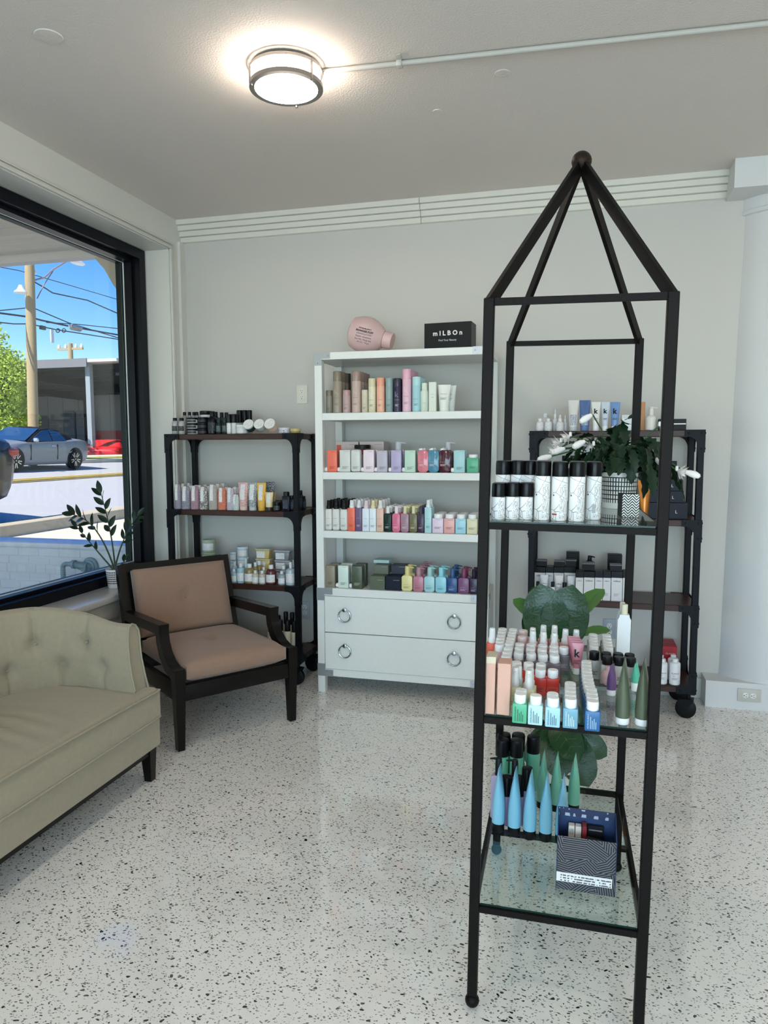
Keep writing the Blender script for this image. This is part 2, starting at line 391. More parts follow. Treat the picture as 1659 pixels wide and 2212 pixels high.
# outlets
def outlet(label, loc, rot, plate, n=2, w=.074, h=.122, horiz=False):
    o = thing('wall_outlet', label, 'outlet', loc); o.rotation_euler = rot
    mk('cover_plate', plate, lambda bm: box(bm, (0, -.003, 0), (w, .006, h), .0025), o)
    for s in (-1, 1):
        f = mk('socket', M('#eceae2', .35), lambda bm: lathe(bm, [(.016, 0), (.016, .0025), (.0145, .0035), (0, .0035)], 20, (0, -.006, s * .0195), Vector((0, -1, 0))), o)
        def sl_(bm):
            for dx in (-.0062, .0062): box(bm, (dx, -.0096, s * .0195 + .004), (.0022, .0008, .008))
            box(bm, (0, -.0096, s * .0195 - .0075), (.005, .0008, .005))
        mk('slots', M('#26231f', .6), sl_, f)
outlet('cream wall outlet above the black rack by the window', on(653, 852, 'y', YB), (0, 0, 0), M('#e4dfcd', .4))
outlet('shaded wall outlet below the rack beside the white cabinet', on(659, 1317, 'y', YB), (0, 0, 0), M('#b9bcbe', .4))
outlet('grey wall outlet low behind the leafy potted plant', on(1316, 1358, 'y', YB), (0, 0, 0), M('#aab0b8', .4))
outlet('sideways outlet on the plinth of the white column', on(1618, 1502, 'y', 4.386), (0, PI / 2, 0), M('#c6c3b8', .4))
# ================================================================== industrial racks
RACKWOOD = mat_wood('dark_walnut', '1d110d', '4a2a20', .35)
SH = (.182, .633, 1.097, 1.576)                       # shelf tops
RW, RD = .902, .36
def rack(label, x0, y0):
    t = thing('shelf_rack', label, 'shelf rack', (x0, y0, 0))
    me = shared('post', BLACKM, lambda bm: box(bm, (0, 0, .855), (.034, .034, 1.43), .003, 1))
    for px in (.017, RW - .017):
        for py in (.017, RD - .017): link('post', me, t, (px, py, 0))
    ms = shared('plank', RACKWOOD, lambda bm: box(bm, (RW / 2, RD / 2, -.017), (RW - .012, RD - .012, .034), .003, 1))
    for k, z in enumerate(SH):
        link('shelf', ms, t, (0, 0, z))
        for sx in (1, -1):
            for sy in (1, -1):
                up = 1 if k == 0 else -1
                def br(bm):
                    arc = [(.033 + .050 * (1 - math.sin(a)), .036 + .060 * (1 - math.cos(a))) for a in [PI / 2 * i / 6 for i in range(7)]]
                    pr = [(0, 0), (.098, 0), (.098, .036)] + arc + [(.033, .12), (0, .12)]
                    o1 = [(p[0] * sx, up * p[1]) for p in pr]
                    prism(bm, o1, 'y', -.004 * sy, 0)
                    prism(bm, [(p[0] * sy, up * p[1]) for p in pr], 'x', -.004 * sx, 0)
                    for a, b in ((.016, .018), (.080, .018), (.016, .10)):
                        lathe(bm, [(.006, 0), (.005, .004), (0, .005)], 8, (a * sx, -.004 * sy, up * b), Vector((0, -sy, 0)))
                        lathe(bm, [(.006, 0), (.005, .004), (0, .005)], 8, (-.004 * sx, a * sy, up * b), Vector((-sx, 0, 0)))
                mb = shared(('bracket', sx, sy, up), BLACKM, br)
                link('bracket', mb, t, (0 if sx > 0 else RW, 0 if sy > 0 else RD, z + (.002 if up < 0 else -.036)))
    def wheel(bm): lathe(bm, [(.012, -.016), (.046, -.016), (.054, -.011), (.054, .011), (.046, .016), (.012, .016)], 28, (0, 0, 0), Vector((1, 0, 0)))
    def fork(bm):
        for s in (-1, 1): prism(bm, [(-.028, .05), (.022, .05), (.03, .0), (.018, -.012), (.006, -.004)], 'x', s * .022 - .002, s * .022 + .002)
        box(bm, (0, -.004, .054), (.05, .05, .008)); lathe(bm, [(.012, .054), (.012, .09)], 12)
        lathe(bm, [(.007, -.026), (.007, .026)], 10, (0, .012, 0), Vector((1, 0, 0)))
    mw, mf = shared('caster_wheel', M('#0b0b0c', .5), wheel), shared('caster_fork', BLACKM, fork)
    for px in (.03, RW - .03):
        for py in (.035, RD - .035):
            c = link('caster', mf, t, (px, py, .055), (0, 0, math.radians(78))); link('wheel', mw, c, (0, .012, 0))
    return t
RLX, RLY, RRX, RRY = -2.531, 4.135, -.245, 4.135
rack('black iron rack with walnut shelves beside the street window', RLX, RLY)
rack('black iron rack with walnut shelves beside the round column', RRX, RRY)
# ================================================================== white campaign cabinet
CABW = M('#e6e8e2', .38, 0, .04, 40); STEEL = M('#a9abad', .35, .6); CHROME = M('#a8abad', .18, 1)
CX0, CX1, CY0, CY1 = -1.494, -.462, 4.078, 4.50
CW = CX1 - CX0; CD = CY1 - CY0
CS = (.646, .994, 1.344, 1.692, 2.044)
cab = thing('display_cabinet', 'tall white open display cabinet with two drawers and steel corners', 'cabinet', (CX0, CY0, 0))
for px in (.023, CW - .023):
    for py in (.023, CD - .023):
        mk('post', CABW, lambda bm: box(bm, (px, py, 1.0), (.046, .046, 2.0), .002, 1), cab)
for z in CS[1:]:
    top = z > 2
    mk('top_panel' if top else 'shelf', CABW, lambda bm: box(bm, (CW / 2, CD / 2, z - .0215), (CW if top else CW - .09, CD if top else CD - .004, .043), .002, 1), cab)
mk('carcass', CABW, boxes((.046, CW - .046, .004, CD - .004, .60, .646), (.046, CW - .046, .004, CD - .004, .104, .148), (.01, .04, .046, CD - .046, .104, .646), (CW - .04, CW - .01, .046, CD - .046, .104, .646), (.046, CW - .046, CD - .03, CD - .01, .148, .60)), cab)
for z0, z1 in ((.378, .598), (.150, .374)):
    d = mk('drawer', CABW, lambda bm: box(bm, (CW / 2, .012, (z0 + z1) / 2), (CW - .096, .028, z1 - z0), .002, 1), cab)
    for px in (.177, CW - .193):
        def ringh(bm):
            lathe(bm, [(.009, 0), (.009, .006), (.013, .012), (.012, .018), (0, .021)], 14, (0, -.002, .036), Vector((0, -1, 0)))
            n = 28; sweep(bm, [(.037 * math.sin(2 * PI * k / n), -.014, .037 * math.cos(2 * PI * k / n)) for k in range(n + 1)], .0042, 8, False)
        link('ring_handle', shared('ring_handle', CHROME, ringh), d, (px, 0, (z0 + z1) / 2 - (.003 if z0 > .3 else -.004)))
def plate(sx, z, up):
    def f(bm):
        o1 = [(0, 0), (.098, 0), (.098, .038), (.046, .038), (.046, .076), (0, .076)]
        prism(bm, [(sx * p[0], up * p[1]) for p in o1], 'y', -.0024, -.0001)
        prism(bm, [(p[0], up * p[1]) for p in o1], 'x', -sx * .0024, -sx * .0001)
        for p in ((.085, .02), (.02, .062)): lathe(bm, [(.005, 0), (.004, .003), (0, .0035)], 8, (sx * p[0], -.0024, up * p[1]), Vector((0, -1, 0)))
    mk('corner_plate', STEEL, f, cab, (0 if sx > 0 else CW, 0, z))
for sx in (1, -1):
    for z, up in ((2.045, -1), (.647, -1), (.104, 1)): plate(sx, z, up)
# ================================================================== iron tower with glass shelves
TX, TY, TYAW, TROLL, TPITCH, TW, TD = -.0345, 2.1894, .0176, .0156, -.0014, .4208, .7484
TA, TB, TC_, TT, TAP = 1.3087, .8087, .2948, 1.844, 2.2936
TM = Matrix.Translation((TX, TY, 0)) @ Matrix.Rotation(TYAW, 4, 'Z') @ Matrix.Rotation(TROLL, 4, 'Y') @ Matrix.Rotation(TPITCH, 4, 'X')
tower = thing('display_tower', 'tall dark iron display tower with glass shelves and pointed top', 'display stand')
tower.matrix_world = TM
a_, b_ = TW / 2, TD / 2; LG = .026
for sx in (-1, 1):
    for sy in (-1, 1):
        mk('leg', IRON, lambda bm: box(bm, (sx * a_, sy * b_, .945), (LG, LG, 1.815), .002, 1), tower)
        mk('ball_foot', IRON, lambda bm: lathe(bm, [(0, .0)] + [(.019 * math.sin(PI * k / 10), .0185 - .0185 * math.cos(PI * k / 10)) for k in range(1, 10)] + [(0, .037)], 18, (sx * a_, sy * b_, .001)), tower)
        mk('roof_bar', IRON, lambda bm: bar(bm, (sx * a_ * .995, sy * b_ * .995, 1.843), (sx * .008, sy * .014, TAP - .02), .012, .030, (0, 0, 1)), tower)
mk('finial_ball', M('#2a2019', .45, .5, .2, 200), lambda bm: lathe(bm, [(0, -.028)] + [(.028 * math.sin(PI * k / 14), -.028 * math.cos(PI * k / 14)) for k in range(1, 14)] + [(0, .028)], 26, (0, 0, TAP)), tower)
for z in (TT, TA - .013, TB - .013, TC_ - .013):
    for s in (-1, 1):
        mk('cross_bar', IRON, lambda bm: box(bm, (0, s * b_, z), (TW - LG, .016, .016)), tower)
        if z != TT: mk('side_bar', IRON, lambda bm: box(bm, (s * a_, 0, z), (.016, TD - LG, .016)), tower)
mk('support_bar', IRON, lambda bm: box(bm, (0, .02, TC_ - .013), (TW - .016, .016, .014)), tower)
for z in (TA, TB, TC_):
    mk('glass_shelf', SHELFGLASS, lambda bm: box(bm, (0, 0, z - .0025), (TW - .005, TD - .005, .005)), tower)
    for s in (-1, 1): mk('glass_edge', M('#1c332c', .1), lambda bm: box(bm, (0, s * (b_ - .0025), z - .0025), (TW - .03, .0016, .0044)), tower)
TMI = TM.inverted()
def tloc(px, py, level):
    """tower-local point of a pixel on a shelf level"""
    o = TMI @ CAM; r = TMI.to_3x3() @ ray(px, py); return o + r * ((level - o.z) / r.z)
# ================================================================== armchair
BW = mat_wood('ebonised_wood', '060404', '0d0a08', .3); TAN = mat_fabric('tan_linen', '937663', 260)
ch = thing('armchair', 'black wooden armchair with tan linen seat and back cushions', 'armchair', (-1.862, 3.098, 0), math.atan2(.795, .606))
CHW = .635
def taper(bm, x, y, z0, z1, s0, s1, dx=0, dy=0):
    vs_ = box(bm, (x, y, (z0 + z1) / 2), (1, 1, z1 - z0))
    for v in vs_:
        t = (v.co.z - z0) / (z1 - z0); s = s0 + (s1 - s0) * t
        v.co.x = x + (v.co.x - x) * s + dx * (1 - t); v.co.y = y + (v.co.y - y) * s + dy * (1 - t)
for x in (0, CHW):
    mk('leg', BW, lambda bm: taper(bm, x, 0, .003, .40, .036, .056), ch)
    mk('leg', BW, lambda bm: taper(bm, x, .66, .003, .34, .034, .05, 0, .05), ch)
    mk('armrest', BW, lambda bm: prism(bm, [(.70, .578), (.165, .602), (.172, .565), (.160, .515), (.130, .468), (.085, .432), (.03, .412), (-.027, .414), (-.027, .355), (.03, .358), (.115, .385), (.18, .44), (.213, .50), (.222, .548), (.70, .526)], 'x', x - .026, x + .026), ch)
    mk('side_rail', BW, lambda bm: box(bm, (x, .33, .29), (.036, .61, .08), .003), ch)
    mk('back_post', BW, lambda bm: prism(bm, [(.635, .28), (.685, .28), (.835, .818), (.79, .827)], 'x', x - .024, x + .024), ch)
mk('front_rail', BW, lambda bm: box(bm, (CHW / 2, 0, .29), (CHW - .05, .044, .08), .003), ch)
mk('back_rail', BW, lambda bm: box(bm, (CHW / 2, .66, .29), (CHW - .05, .044, .08), .003), ch)
mk('top_rail', BW, lambda bm: prism(bm, [(.778, .780), (.826, .780), (.835, .817), (.79, .829)], 'x', .02, CHW - .02), ch)
mk('back_panel', BW, lambda bm: prism(bm, [(.662, .33), (.690, .33), (.822, .79), (.795, .79)], 'x', .022, CHW - .022), ch)
def cushion(W_, D_, T_, crown, n=22):
    def f(bm):
        # superellipse pillow with flat sides, centre tuft
        g = {}
        for side in (1, -1):
            for i in range(n + 1):
                for j in range(n + 1):
                    u, v = i / n * 2 - 1, j / n * 2 - 1
                    ex = (1 - abs(u) ** 9) ** .5 * (1 - abs(v) ** 9) ** .5
                    r2 = (u * .5 * W_) ** 2 + (v * .5 * D_) ** 2
                    tuft = .020 * math.exp(-r2 / .0016) + .006 * math.exp(-((u * W_ / 2) ** 2) / .0002) * math.exp(-r2 / .008)
                    h = T_ / 2 * (.55 + .45 * ex) + crown * (1 - u * u) * (1 - v * v) - (tuft if side > 0 else 0)
                    x_, y_ = u * W_ / 2 * (1 - .012 * (1 - ex)), v * D_ / 2 * (1 - .012 * (1 - ex))
                    g[side, i, j] = bm.verts.new((x_, y_, side * h))
            for i in range(n):
                for j in range(n):
                    q = [g[side, i, j], g[side, i + 1, j], g[side, i + 1, j + 1], g[side, i, j + 1]]
                    bm.faces.new(q if side > 0 else q[::-1])
        edge = [(i, 0) for i in range(n)] + [(n, j) for j in range(n)] + [(i, n) for i in range(n, 0, -1)] + [(0, j) for j in range(n, 0, -1)]
        for k in range(len(edge)):
            p, q = edge[k], edge[(k + 1) % len(edge)]
            bm.faces.new((g[1, p[0], p[1]], g[-1, p[0], p[1]], g[-1, q[0], q[1]], g[1, q[0], q[1]]))
    return f
sc_ = mk('seat_cushion', TAN, cushion(.568, .63, .115, .016), ch, (CHW / 2, .295, .388), None, 60)
mk('button', TAN, lambda bm: lathe(bm, [(0, .005), (.006, .004), (.008, 0), (0, -.003)], 12), sc_, (0, 0, .050))
bc = mk('back_cushion', TAN, cushion(.560, .39, .10, .014), ch, (CHW / 2, .690, .612), (math.radians(73), 0, 0), 60)
mk('button', TAN, lambda bm: lathe(bm, [(0, .005), (.006, .004), (.008, 0), (0, -.003)], 12), bc, (0, 0, .043))
# ================================================================== tufted settee
LIN = mat_fabric('oatmeal_linen', '9d937c', 240)
sf = thing('settee', 'oatmeal linen settee with curved tufted back and black legs', 'sofa', (-1.79, 2.81, 0))
SL, SDp = 1.62, .70           # length along -y, depth along -x
def slab(bm, z0, z1, x0, x1, y0, y1, r, crown=0, nx=18, ny=44, wr=0):
    vv = {}
    for i in range(nx + 1):
        for j in range(ny + 1):
            u, v = i / nx, j / ny; x, y = x0 + (x1 - x0) * u, y0 + (y1 - y0) * v
            e = min(u, 1 - u) * (x1 - x0); e2 = min(v, 1 - v) * (y1 - y0); m_ = min(e, e2)
            drop = r - math.sqrt(max(0, r * r - (r - m_) ** 2)) if m_ < r else 0
            z = z1 - drop + crown * math.sin(PI * u) * math.sin(PI * v) ** .5
            if wr: z += wr * math.sin(y * 62 + 2.2 * math.sin(x * 5)) * math.exp(-((u - .45) / .28) ** 2) * (.5 + .5 * math.sin(y * 9 + 1))
            vv[i, j] = bm.verts.new((x, y, z))
    for i in range(nx):
        for j in range(ny): bm.faces.new((vv[i, j], vv[i + 1, j], vv[i + 1, j + 1], vv[i, j + 1]))
    ed = [(i, 0) for i in range(nx)] + [(nx, j) for j in range(ny)] + [(i, ny) for i in range(nx, 0, -1)] + [(0, j) for j in range(ny, 0, -1)]
    lo = [bm.verts.new((vv[k].co.x, vv[k].co.y, z0)) for k in ed]
    for k in range(len(ed)): bm.faces.new((vv[ed[k]], vv[ed[(k + 1) % len(ed)]], lo[(k + 1) % len(ed)], lo[k]))
    bm.faces.new(lo)
mk('seat_base', LIN, lambda bm: slab(bm, .160, .290, -SDp, 0, -SL, 0, .006, 0, 6, 10), sf, None, None, 60)
mk('seat_cushion', LIN, lambda bm: slab(bm, .285, .424, -SDp + .05, .004, -SL - .004, .004, .018, .026, 34, 130, .010), sf, None, None, 75)
for z in (.289, .410):
    mk('piping', LIN, lambda bm: sweep(bm, [(-SDp + .1, .005, z), (-.02, .006, z), (.004, .004, z), (.007, -.02, z)] + [(.007, -SL * k / 20, z + (.012 * math.sin(PI * k / 20) if z > .4 else 0)) for k in range(1, 20)] + [(.007, -SL + .02, z), (-.02, -SL - .006, z), (-SDp + .1, -SL - .005, z)], .0042, 6), sf)
# curved back: path in plan, cross section outwards
def path():
    pts = [(-.045 - .02 * k, -.105) for k in range(12)]
    cx, cy_, r = -.30, -.385, .28
    pts += [(cx - r * math.sin(a), cy_ + r * math.cos(a)) for a in [PI / 2 * k / 14 for k in range(15)]]
    n = 30; ye = -SL + .385
    pts += [(-.58, -.385 + (ye + .385) * k / n) for k in range(1, n)]
    pts += [(cx - r * math.cos(a), ye - r * math.sin(a)) for a in [PI / 2 * k / 14 for k in range(15)]]
    pts += [(-.045 - .02 * k, -SL + .105) for k in range(11, -1, -1)]
    return pts
def backrest(bm):
    P = [Vector((p[0], p[1], 0)) for p in path()]
    s = [0]
    for p, q in zip(P, P[1:]): s.append(s[-1] + (q - p).length)
    T = s[-1]
    # densify
    n = 300; pts = []
    for k in range(n + 1):
        t = T * k / n; i = max(j for j in range(len(s)) if s[j] <= t + 1e-9); i = min(i, len(P) - 2)
        pts.append(P[i].lerp(P[i + 1], (t - s[i]) / max(1e-9, s[i + 1] - s[i])))
    sec = [(0, .40), (-.006, .45), (-.008, .50), (-.004, .55), (.004, .60), (.014, .64), (.028, .68), (.045, .705), (.068, .715), (.092, .705), (.106, .68), (.104, .65), (.094, .61), (.086, .56), (.086, .48), (.092, .40), (.098, .30), (.10, .17)]
    but = [(.16 + .205 * k, .50) for k in range(0, 12)] + [(.06 + .205 * k, .60) for k in range(1, 12)]
    fin = []
    for a, b in zip(sec, sec[1:]):
        for i in range(4): fin.append((a[0] + (b[0] - a[0]) * i / 4, a[1] + (b[1] - a[1]) * i / 4))
    sec = fin + [sec[-1]]
    rows = []
    for k, p in enumerate(pts):
        t = (pts[min(k + 1, n)] - pts[max(k - 1, 0)]).normalized(); nrm = Vector((t.y, -t.x, 0))     # outward
        q = T * k / n; rise = .075 * min(1, max(0, (min(q, T - q) - .05) / .45)); rise = rise * rise * (3 - 2 * rise / .075) / .075 if rise else 0
        e = min(q, T - q)
        row = []
        for j, (o, z) in enumerate(sec):
            zz = .40 + (z - .40) * (1 + rise / .315) if z > .40 else z
            d = 0
            if j <= 32:
                for (bs, bz) in but:
                    dz = zz - bz - .03; ds = q - bs
                    if abs(ds) < .12:
                        d += .030 * math.exp(-(ds * ds + dz * dz) / .0009)
                        d += .012 * math.exp(-(ds * ds) / .00010) * (1 if (bz > .55 and dz > 0) or (bz < .55 and dz < 0) else .35 * math.exp(-dz * dz / .004))
            rake = .20 * max(0, zz - .42) * max(0, 1 - e / .25) * (1 if q < T / 2 else -1)
            row.append(bm.verts.new(p + nrm * (o + d * (1 if o < .06 else 0)) + t * rake + Vector((0, 0, zz))))
        rows.append(row)
    for a, b in zip(rows, rows[1:]):
        for j in range(len(sec) - 1): bm.faces.new((a[j], a[j + 1], b[j + 1], b[j]))
        bm.faces.new((a[-1], a[0], b[0], b[-1]))
    bm.faces.new(rows[0]); bm.faces.new(rows[-1][::-1])
    backrest.end = [v.co.copy() for v in rows[0]]
    backrest.buttons = []
    for bs, bz in but:
        k = int(bs / T * n)
        if k < n:
            p = pts[k]; t = (pts[k + 1] - pts[k - 1]).normalized(); backrest.buttons.append(p + Vector((t.y, -t.x, 0)) * .030 + Vector((0, 0, bz + .03)))
mk('backrest', LIN, backrest, sf, None, None, 60)
mk('piping', LIN, lambda bm: sweep(bm, [p + Vector((.004, 0, 0)) for p in backrest.end[3:62]], .0042, 6), sf)
mb = shared('tuft_button', LIN, lambda bm: lathe(bm, [(0, -.006), (.008, -.004), (.010, 0), (.008, .004), (0, .006)], 12))
for p in backrest.buttons: link('button', mb, sf, p)
for x in (-.04, -SDp + .06):
    for y in (-.035, -SL + .035):
        mk('leg', BW, lambda bm: taper(bm, x, y, .002, .160, .034, .052, .004), sf)
mk('frame_rail', BW, boxes((-.05, -.022, -SL + .05, -.05, .125, .16), (-SDp + .05, -SDp + .08, -SL + .05, -.05, .125, .16)), sf)
# ================================================================== product builders: each returns [(part name, mesh, (x,y,z))], base centre at the origin, front towards -y
WHITE, CAPW = '#f0f0ee', '#f4f4f2'
def ink(hexc): return M(hexc, .5)
def T_(s, w, col, loc, bend=0, bold=0, name='lettering', height=None): return (name, text_mesh(s, w, ink(col), bend, bold, height=height), loc)
def fine(w, col, n=3, bend=0):
    def f(bm):
        for k in range(n):
            ww = w * (1, .7, .85, .6)[k % 4]; m_ = 6
            for i in range(m_):
                x0, x1 = -w / 2 + ww * i / m_, -w / 2 + ww * (i + 1) / m_; z = -k * .0042
                P = [(x0, z), (x1, z), (x1, z + .0014), (x0, z + .0014)]
                bm.faces.new([bm.verts.new((bend * math.sin(x / bend), bend - bend * math.cos(x / bend), q) if bend else (x, 0, q)) for x, q in P])
    return shared(('fine', round(w, 4), n, bend), ink(col), f)
R3 = lambda v: round(v, 3)
def can(w, h, body, cap, txt='#5a5450', capf=.23, brand='KEVIN.MURPHY', k=False, bodymat=None, extra=()):
    w, h = R3(w), R3(h); r = w / 2; hb = h * (1 - capf)
    b = shared(('canb', w, hb), bodymat or M(body, .32), lambda bm: lathe(bm, [(0, .001), (r * .9, 0), (r, .003), (r, hb - .003), (r * .96, hb), (0, hb)], 22))
    c = shared(('canc', w, hb, h), M(cap, .28), lambda bm: lathe(bm, [(r * .97, hb - .001), (r * .985, hb + .001), (r * .985, h - .007), (r * .93, h - .001), (r * .8, h), (0, h)], 22))
    out = [('body', b, (0, 0, 0)), ('cap', c, (0, 0, 0))]
    if brand:
        out.append(T_(brand, w * .62, txt, (0, -r - .0004, h * .36), r))
        out.append(('fine_print', fine(w * .5, txt, 3, r), (0, -r - .0004, h * .22)))
    if k: out.append(T_('k', w * .42, k, (0, -r - .0004, h * .52), r))
    return out + list(extra)
def chev(w, h):
    def f(bm):
        for p, q in (((-.2, .5), (-.2, -.5)), ((-.2, -.02), (.25, .5)), ((-.08, .1), (.25, -.5))):
            P, Q = Vector((p[0] * w, 0, p[1] * h)), Vector((q[0] * w, 0, q[1] * h)); d = (Q - P).normalized() * .0008; s_ = Vector((-d.z, 0, d.x))
            bm.faces.new([bm.verts.new(v) for v in (P - s_, Q - s_, Q + s_, P + s_)])
    return f
def kmbox(w, h, col, txt='#4c4c4c', d=None, cap=True, top=True, logo=None, capcol=CAPW, bev=.004):
    """square shoulderless bottle with its screw cap low on the left side"""
    w, h = R3(w), R3(h); d = R3(d or w * .8)
    out = [('body', shared(('kmb', w, d, h, bev), M(col, .35), lambda bm: box(bm, (0, 0, h / 2), (w, d, h), bev)), (0, 0, 0))]
    if cap: out.append(('cap', shared(('kmcap', w), M(capcol, .35), lambda bm: lathe(bm, [(.0135, -.004), (.0135, .012), (.011, .016), (0, .017)], 18, (0, 0, .0145), Vector((-1, 0, 0)))), (-w / 2, -d / 2 + .016, 0)))
    out.append(T_('KEVIN.MURPHY', w * .42, txt, (w * .16, -d / 2 - .0004, h * .93)))
    out.append(('fine_print', fine(w * .6, txt, 4), (w * .05, -d / 2 - .0004, h * .24)))
    out.append(('embossed_mark', shared(('chev', w, h), M(logo or col, .2), chev(w * .8, h * .36)), (-w * .08, -d / 2 - .0003, h * .62)))
    return out
def oct_(bm, w, d, h, c, z0=0):
    prism(bm, [(-w / 2 + c, z0), (w / 2 - c, z0), (w / 2, z0 + c), (w / 2, z0 + h - c), (w / 2 - c, z0 + h), (-w / 2 + c, z0 + h), (-w / 2, z0 + h - c), (-w / 2, z0 + c)], 'y', -d / 2, d / 2)
def chamf(bm, w, d, h, c):
    oct_(bm, w, d, h, c); bmesh.ops.bevel(bm, geom=bm.edges[:], offset=.0025, segments=2, affect='EDGES', profile=.5)
def pumpb(w, h, col, pump, txt='#4c4c4c', hb=.62, c=.14, nozzle='short'):
    """flat chamfered bottle with a pump head"""
    w, h = R3(w), R3(h); d = R3(w * .62); H = h * hb
    def pm(bm):
        lathe(bm, [(w * .26, H - .001), (w * .26, H + .006), (w * .24, H + .007), (w * .24, h - .012), (w * .22, h - .010), (w * .22, h - .002), (w * .2, h), (0, h)], 18)
        sweep(bm, [(0, 0, h - .006), (w * .3, -w * .1, h - .005), (w * .62, -w * .12, h - .008)], .003, 8, True, [.005, .0042, .003])
    return [('body', shared(('pmb', w, d, h, c), M(col, .3), lambda bm: chamf(bm, w, d, H, w * c)), (0, 0, 0)), ('pump', shared(('pmp', w, h, hb), M(pump, .35), pm), (0, 0, 0)),
            T_('KEVIN.MURPHY', w * .45, txt, (-w * .1, -d / 2 - .0006, H * .40)), ('fine_print', fine(w * .6, txt, 3), (-w * .02, -d / 2 - .0006, H * .28)), ('embossed_mark', shared(('chev', w, H), M(col, .15), chev(w * .5, H * .22)), (0, -d / 2 - .0004, H * .7))]
def sprayb(w, h, col, noz, txt='#4c4c4c', hb=.70, rnd=False, d=None, clear=False):
    """slim bottle with a finger spray and clear overcap"""
    w, h = R3(w), R3(h); d = R3(d or w * .8); H = h * hb
    body = (lambda bm: box(bm, (0, 0, H / 2), (w, d, H), w * .26, 3)) if rnd else (lambda bm: box(bm, (0, 0, H / 2), (w, d, H), .003))
    def nz(bm):
        lathe(bm, [(w * .36, H - .001), (w * .36, H + (h - H) * .3), (w * .30, H + (h - H) * .36), (w * .27, h - .004), (w * .24, h), (0, h)], 16)
        box(bm, (0, -w * .3, h - (h - H) * .25), (w * .16, w * .16, (h - H) * .14))
    return [('body', shared(('spb', w, d, H, rnd), M(col, .35), body), (0, 0, 0)), ('spray_head', shared(('spn', w, h, H), M(noz, .35), nz), (0, 0, 0)),
            T_('KEVIN.MURPHY', w * .55, txt, (-w * .05, -d / 2 - .0006, H * .56)), ('fine_print', fine(w * .6, txt, 3), (0, -d / 2 - .0006, H * .26))]
def kmtop(w, h, col, txt='#d8d8d8', capx=-.22):
    """chamfered bottle with a tilted screw cap on its left shoulder"""
    w, h = R3(w), R3(h); d = R3(w * .62); H = h * .86
    def sh(bm):
        c = w * .22
        prism(bm, [(-w / 2 + c, 0), (w / 2 - c, 0), (w / 2, c), (w / 2, H - c), (w / 2 - c * 1.2, H), (-w / 2 + c, H), (-w / 2, H - c * .8), (-w / 2, c)], 'y', -d / 2, d / 2)
        bmesh.ops.bevel(bm, geom=bm.edges[:], offset=.0025, segments=2, affect='EDGES', profile=.5)
    return [('body', shared(('ktb', w, d, h), M(col, .12), sh), (0, 0, 0)), ('cap', shared(('ktc', w, h), M(CAPW, .35), lambda bm: lathe(bm, [(.0135, 0), (.0135, .013), (.011, .016), (0, .016)], 18, (0, 0, 0), Vector((-.22, 0, 1)))), (capx * w, 0, H - .006)),
            T_('KEVIN.MURPHY', w * .4, txt, (-w * .18, -d / 2 - .0006, H * .46)), ('fine_print', fine(w * .55, txt, 3), (-w * .1, -d / 2 - .0006, H * .36))]
def minib(w, h, col, cap=CAPW, txt='#2f4a52', d=None, hb=.70, vertical=False):
    """travel bottle: square body with a big round screw cap"""
    w, h = R3(w), R3(h); d = R3(d or w * .8); H = h * hb
    def cp(bm):
        rc = w * .40; lathe(bm, [(rc * .9, H - .001), (rc, H + .001), (rc, h - .003), (rc * .94, h), (0, h)], 20)
    out = [('body', shared(('mib', w, d, H), M(col, .3), lambda bm: box(bm, (0, 0, H / 2), (w, d, H), .003)), (0, 0, 0)), ('cap', shared(('mic', w, h, H), M(cap, .35), cp), (0, 0, 0))]
    if vertical:
        tm = text_mesh('KEVIN.MURPHY', H * .75, ink(txt)); out.append(('lettering', tm, (-w * .28, -d / 2 - .0005, H * .5), (0, -PI / 2, 0)))
        out.append(('fine_print', fine(H * .6, txt, 4), (-w * .10, -d / 2 - .0005, H * .42), (0, -PI / 2, 0)))
    else:
        out.append(('fine_print', fine(w * .6, txt, 3), (0, -d / 2 - .0005, H * .4)))
    return out
def jar(w, h, body, lid, label=None, tilt=0, lidf=.3, lblf=.5, lidtext=None):
    w, h = R3(w), R3(h); r = w / 2; hb = h * (1 - lidf)
    out = [('body', shared(('jrb', w, h, lidf), M(body, .35), lambda bm: lathe(bm, [(0, 0), (r * .88, 0), (r * .95, .003), (r * .95, hb)], 24)), (0, 0, 0)),
           ('lid', shared(('jrl', w, h, lidf), M(lid, .35), lambda bm: lathe(bm, [(r * .97, hb - .001), (r, hb + .001), (r, h - .002), (r * .95, h), (0, h)], 24)), (0, 0, 0))]
    if label: out.append(('label', wraplabel(r * .95 + .0003, hb * .18, hb * .86, 1.1, label), (0, 0, 0)))
    return out
def wraplabel(r, z0, z1, half, mat, name=None):
    """curved label patch on the front (-y) of a cylinder"""
    def f(bm):
        n = 10; A = []
        for i in range(n + 1):
            a = -half + 2 * half * i / n; A.append([bm.verts.new((r * math.sin(a), -r * math.cos(a), z)) for z in (z0, z1)])
        for p, q in zip(A, A[1:]): bm.faces.new((p[0], q[0], q[1], p[1]))
    return shared(('wl', R3(r), R3(z0), R3(z1), half), mat if not isinstance(mat, str) else M(mat, .55), f)
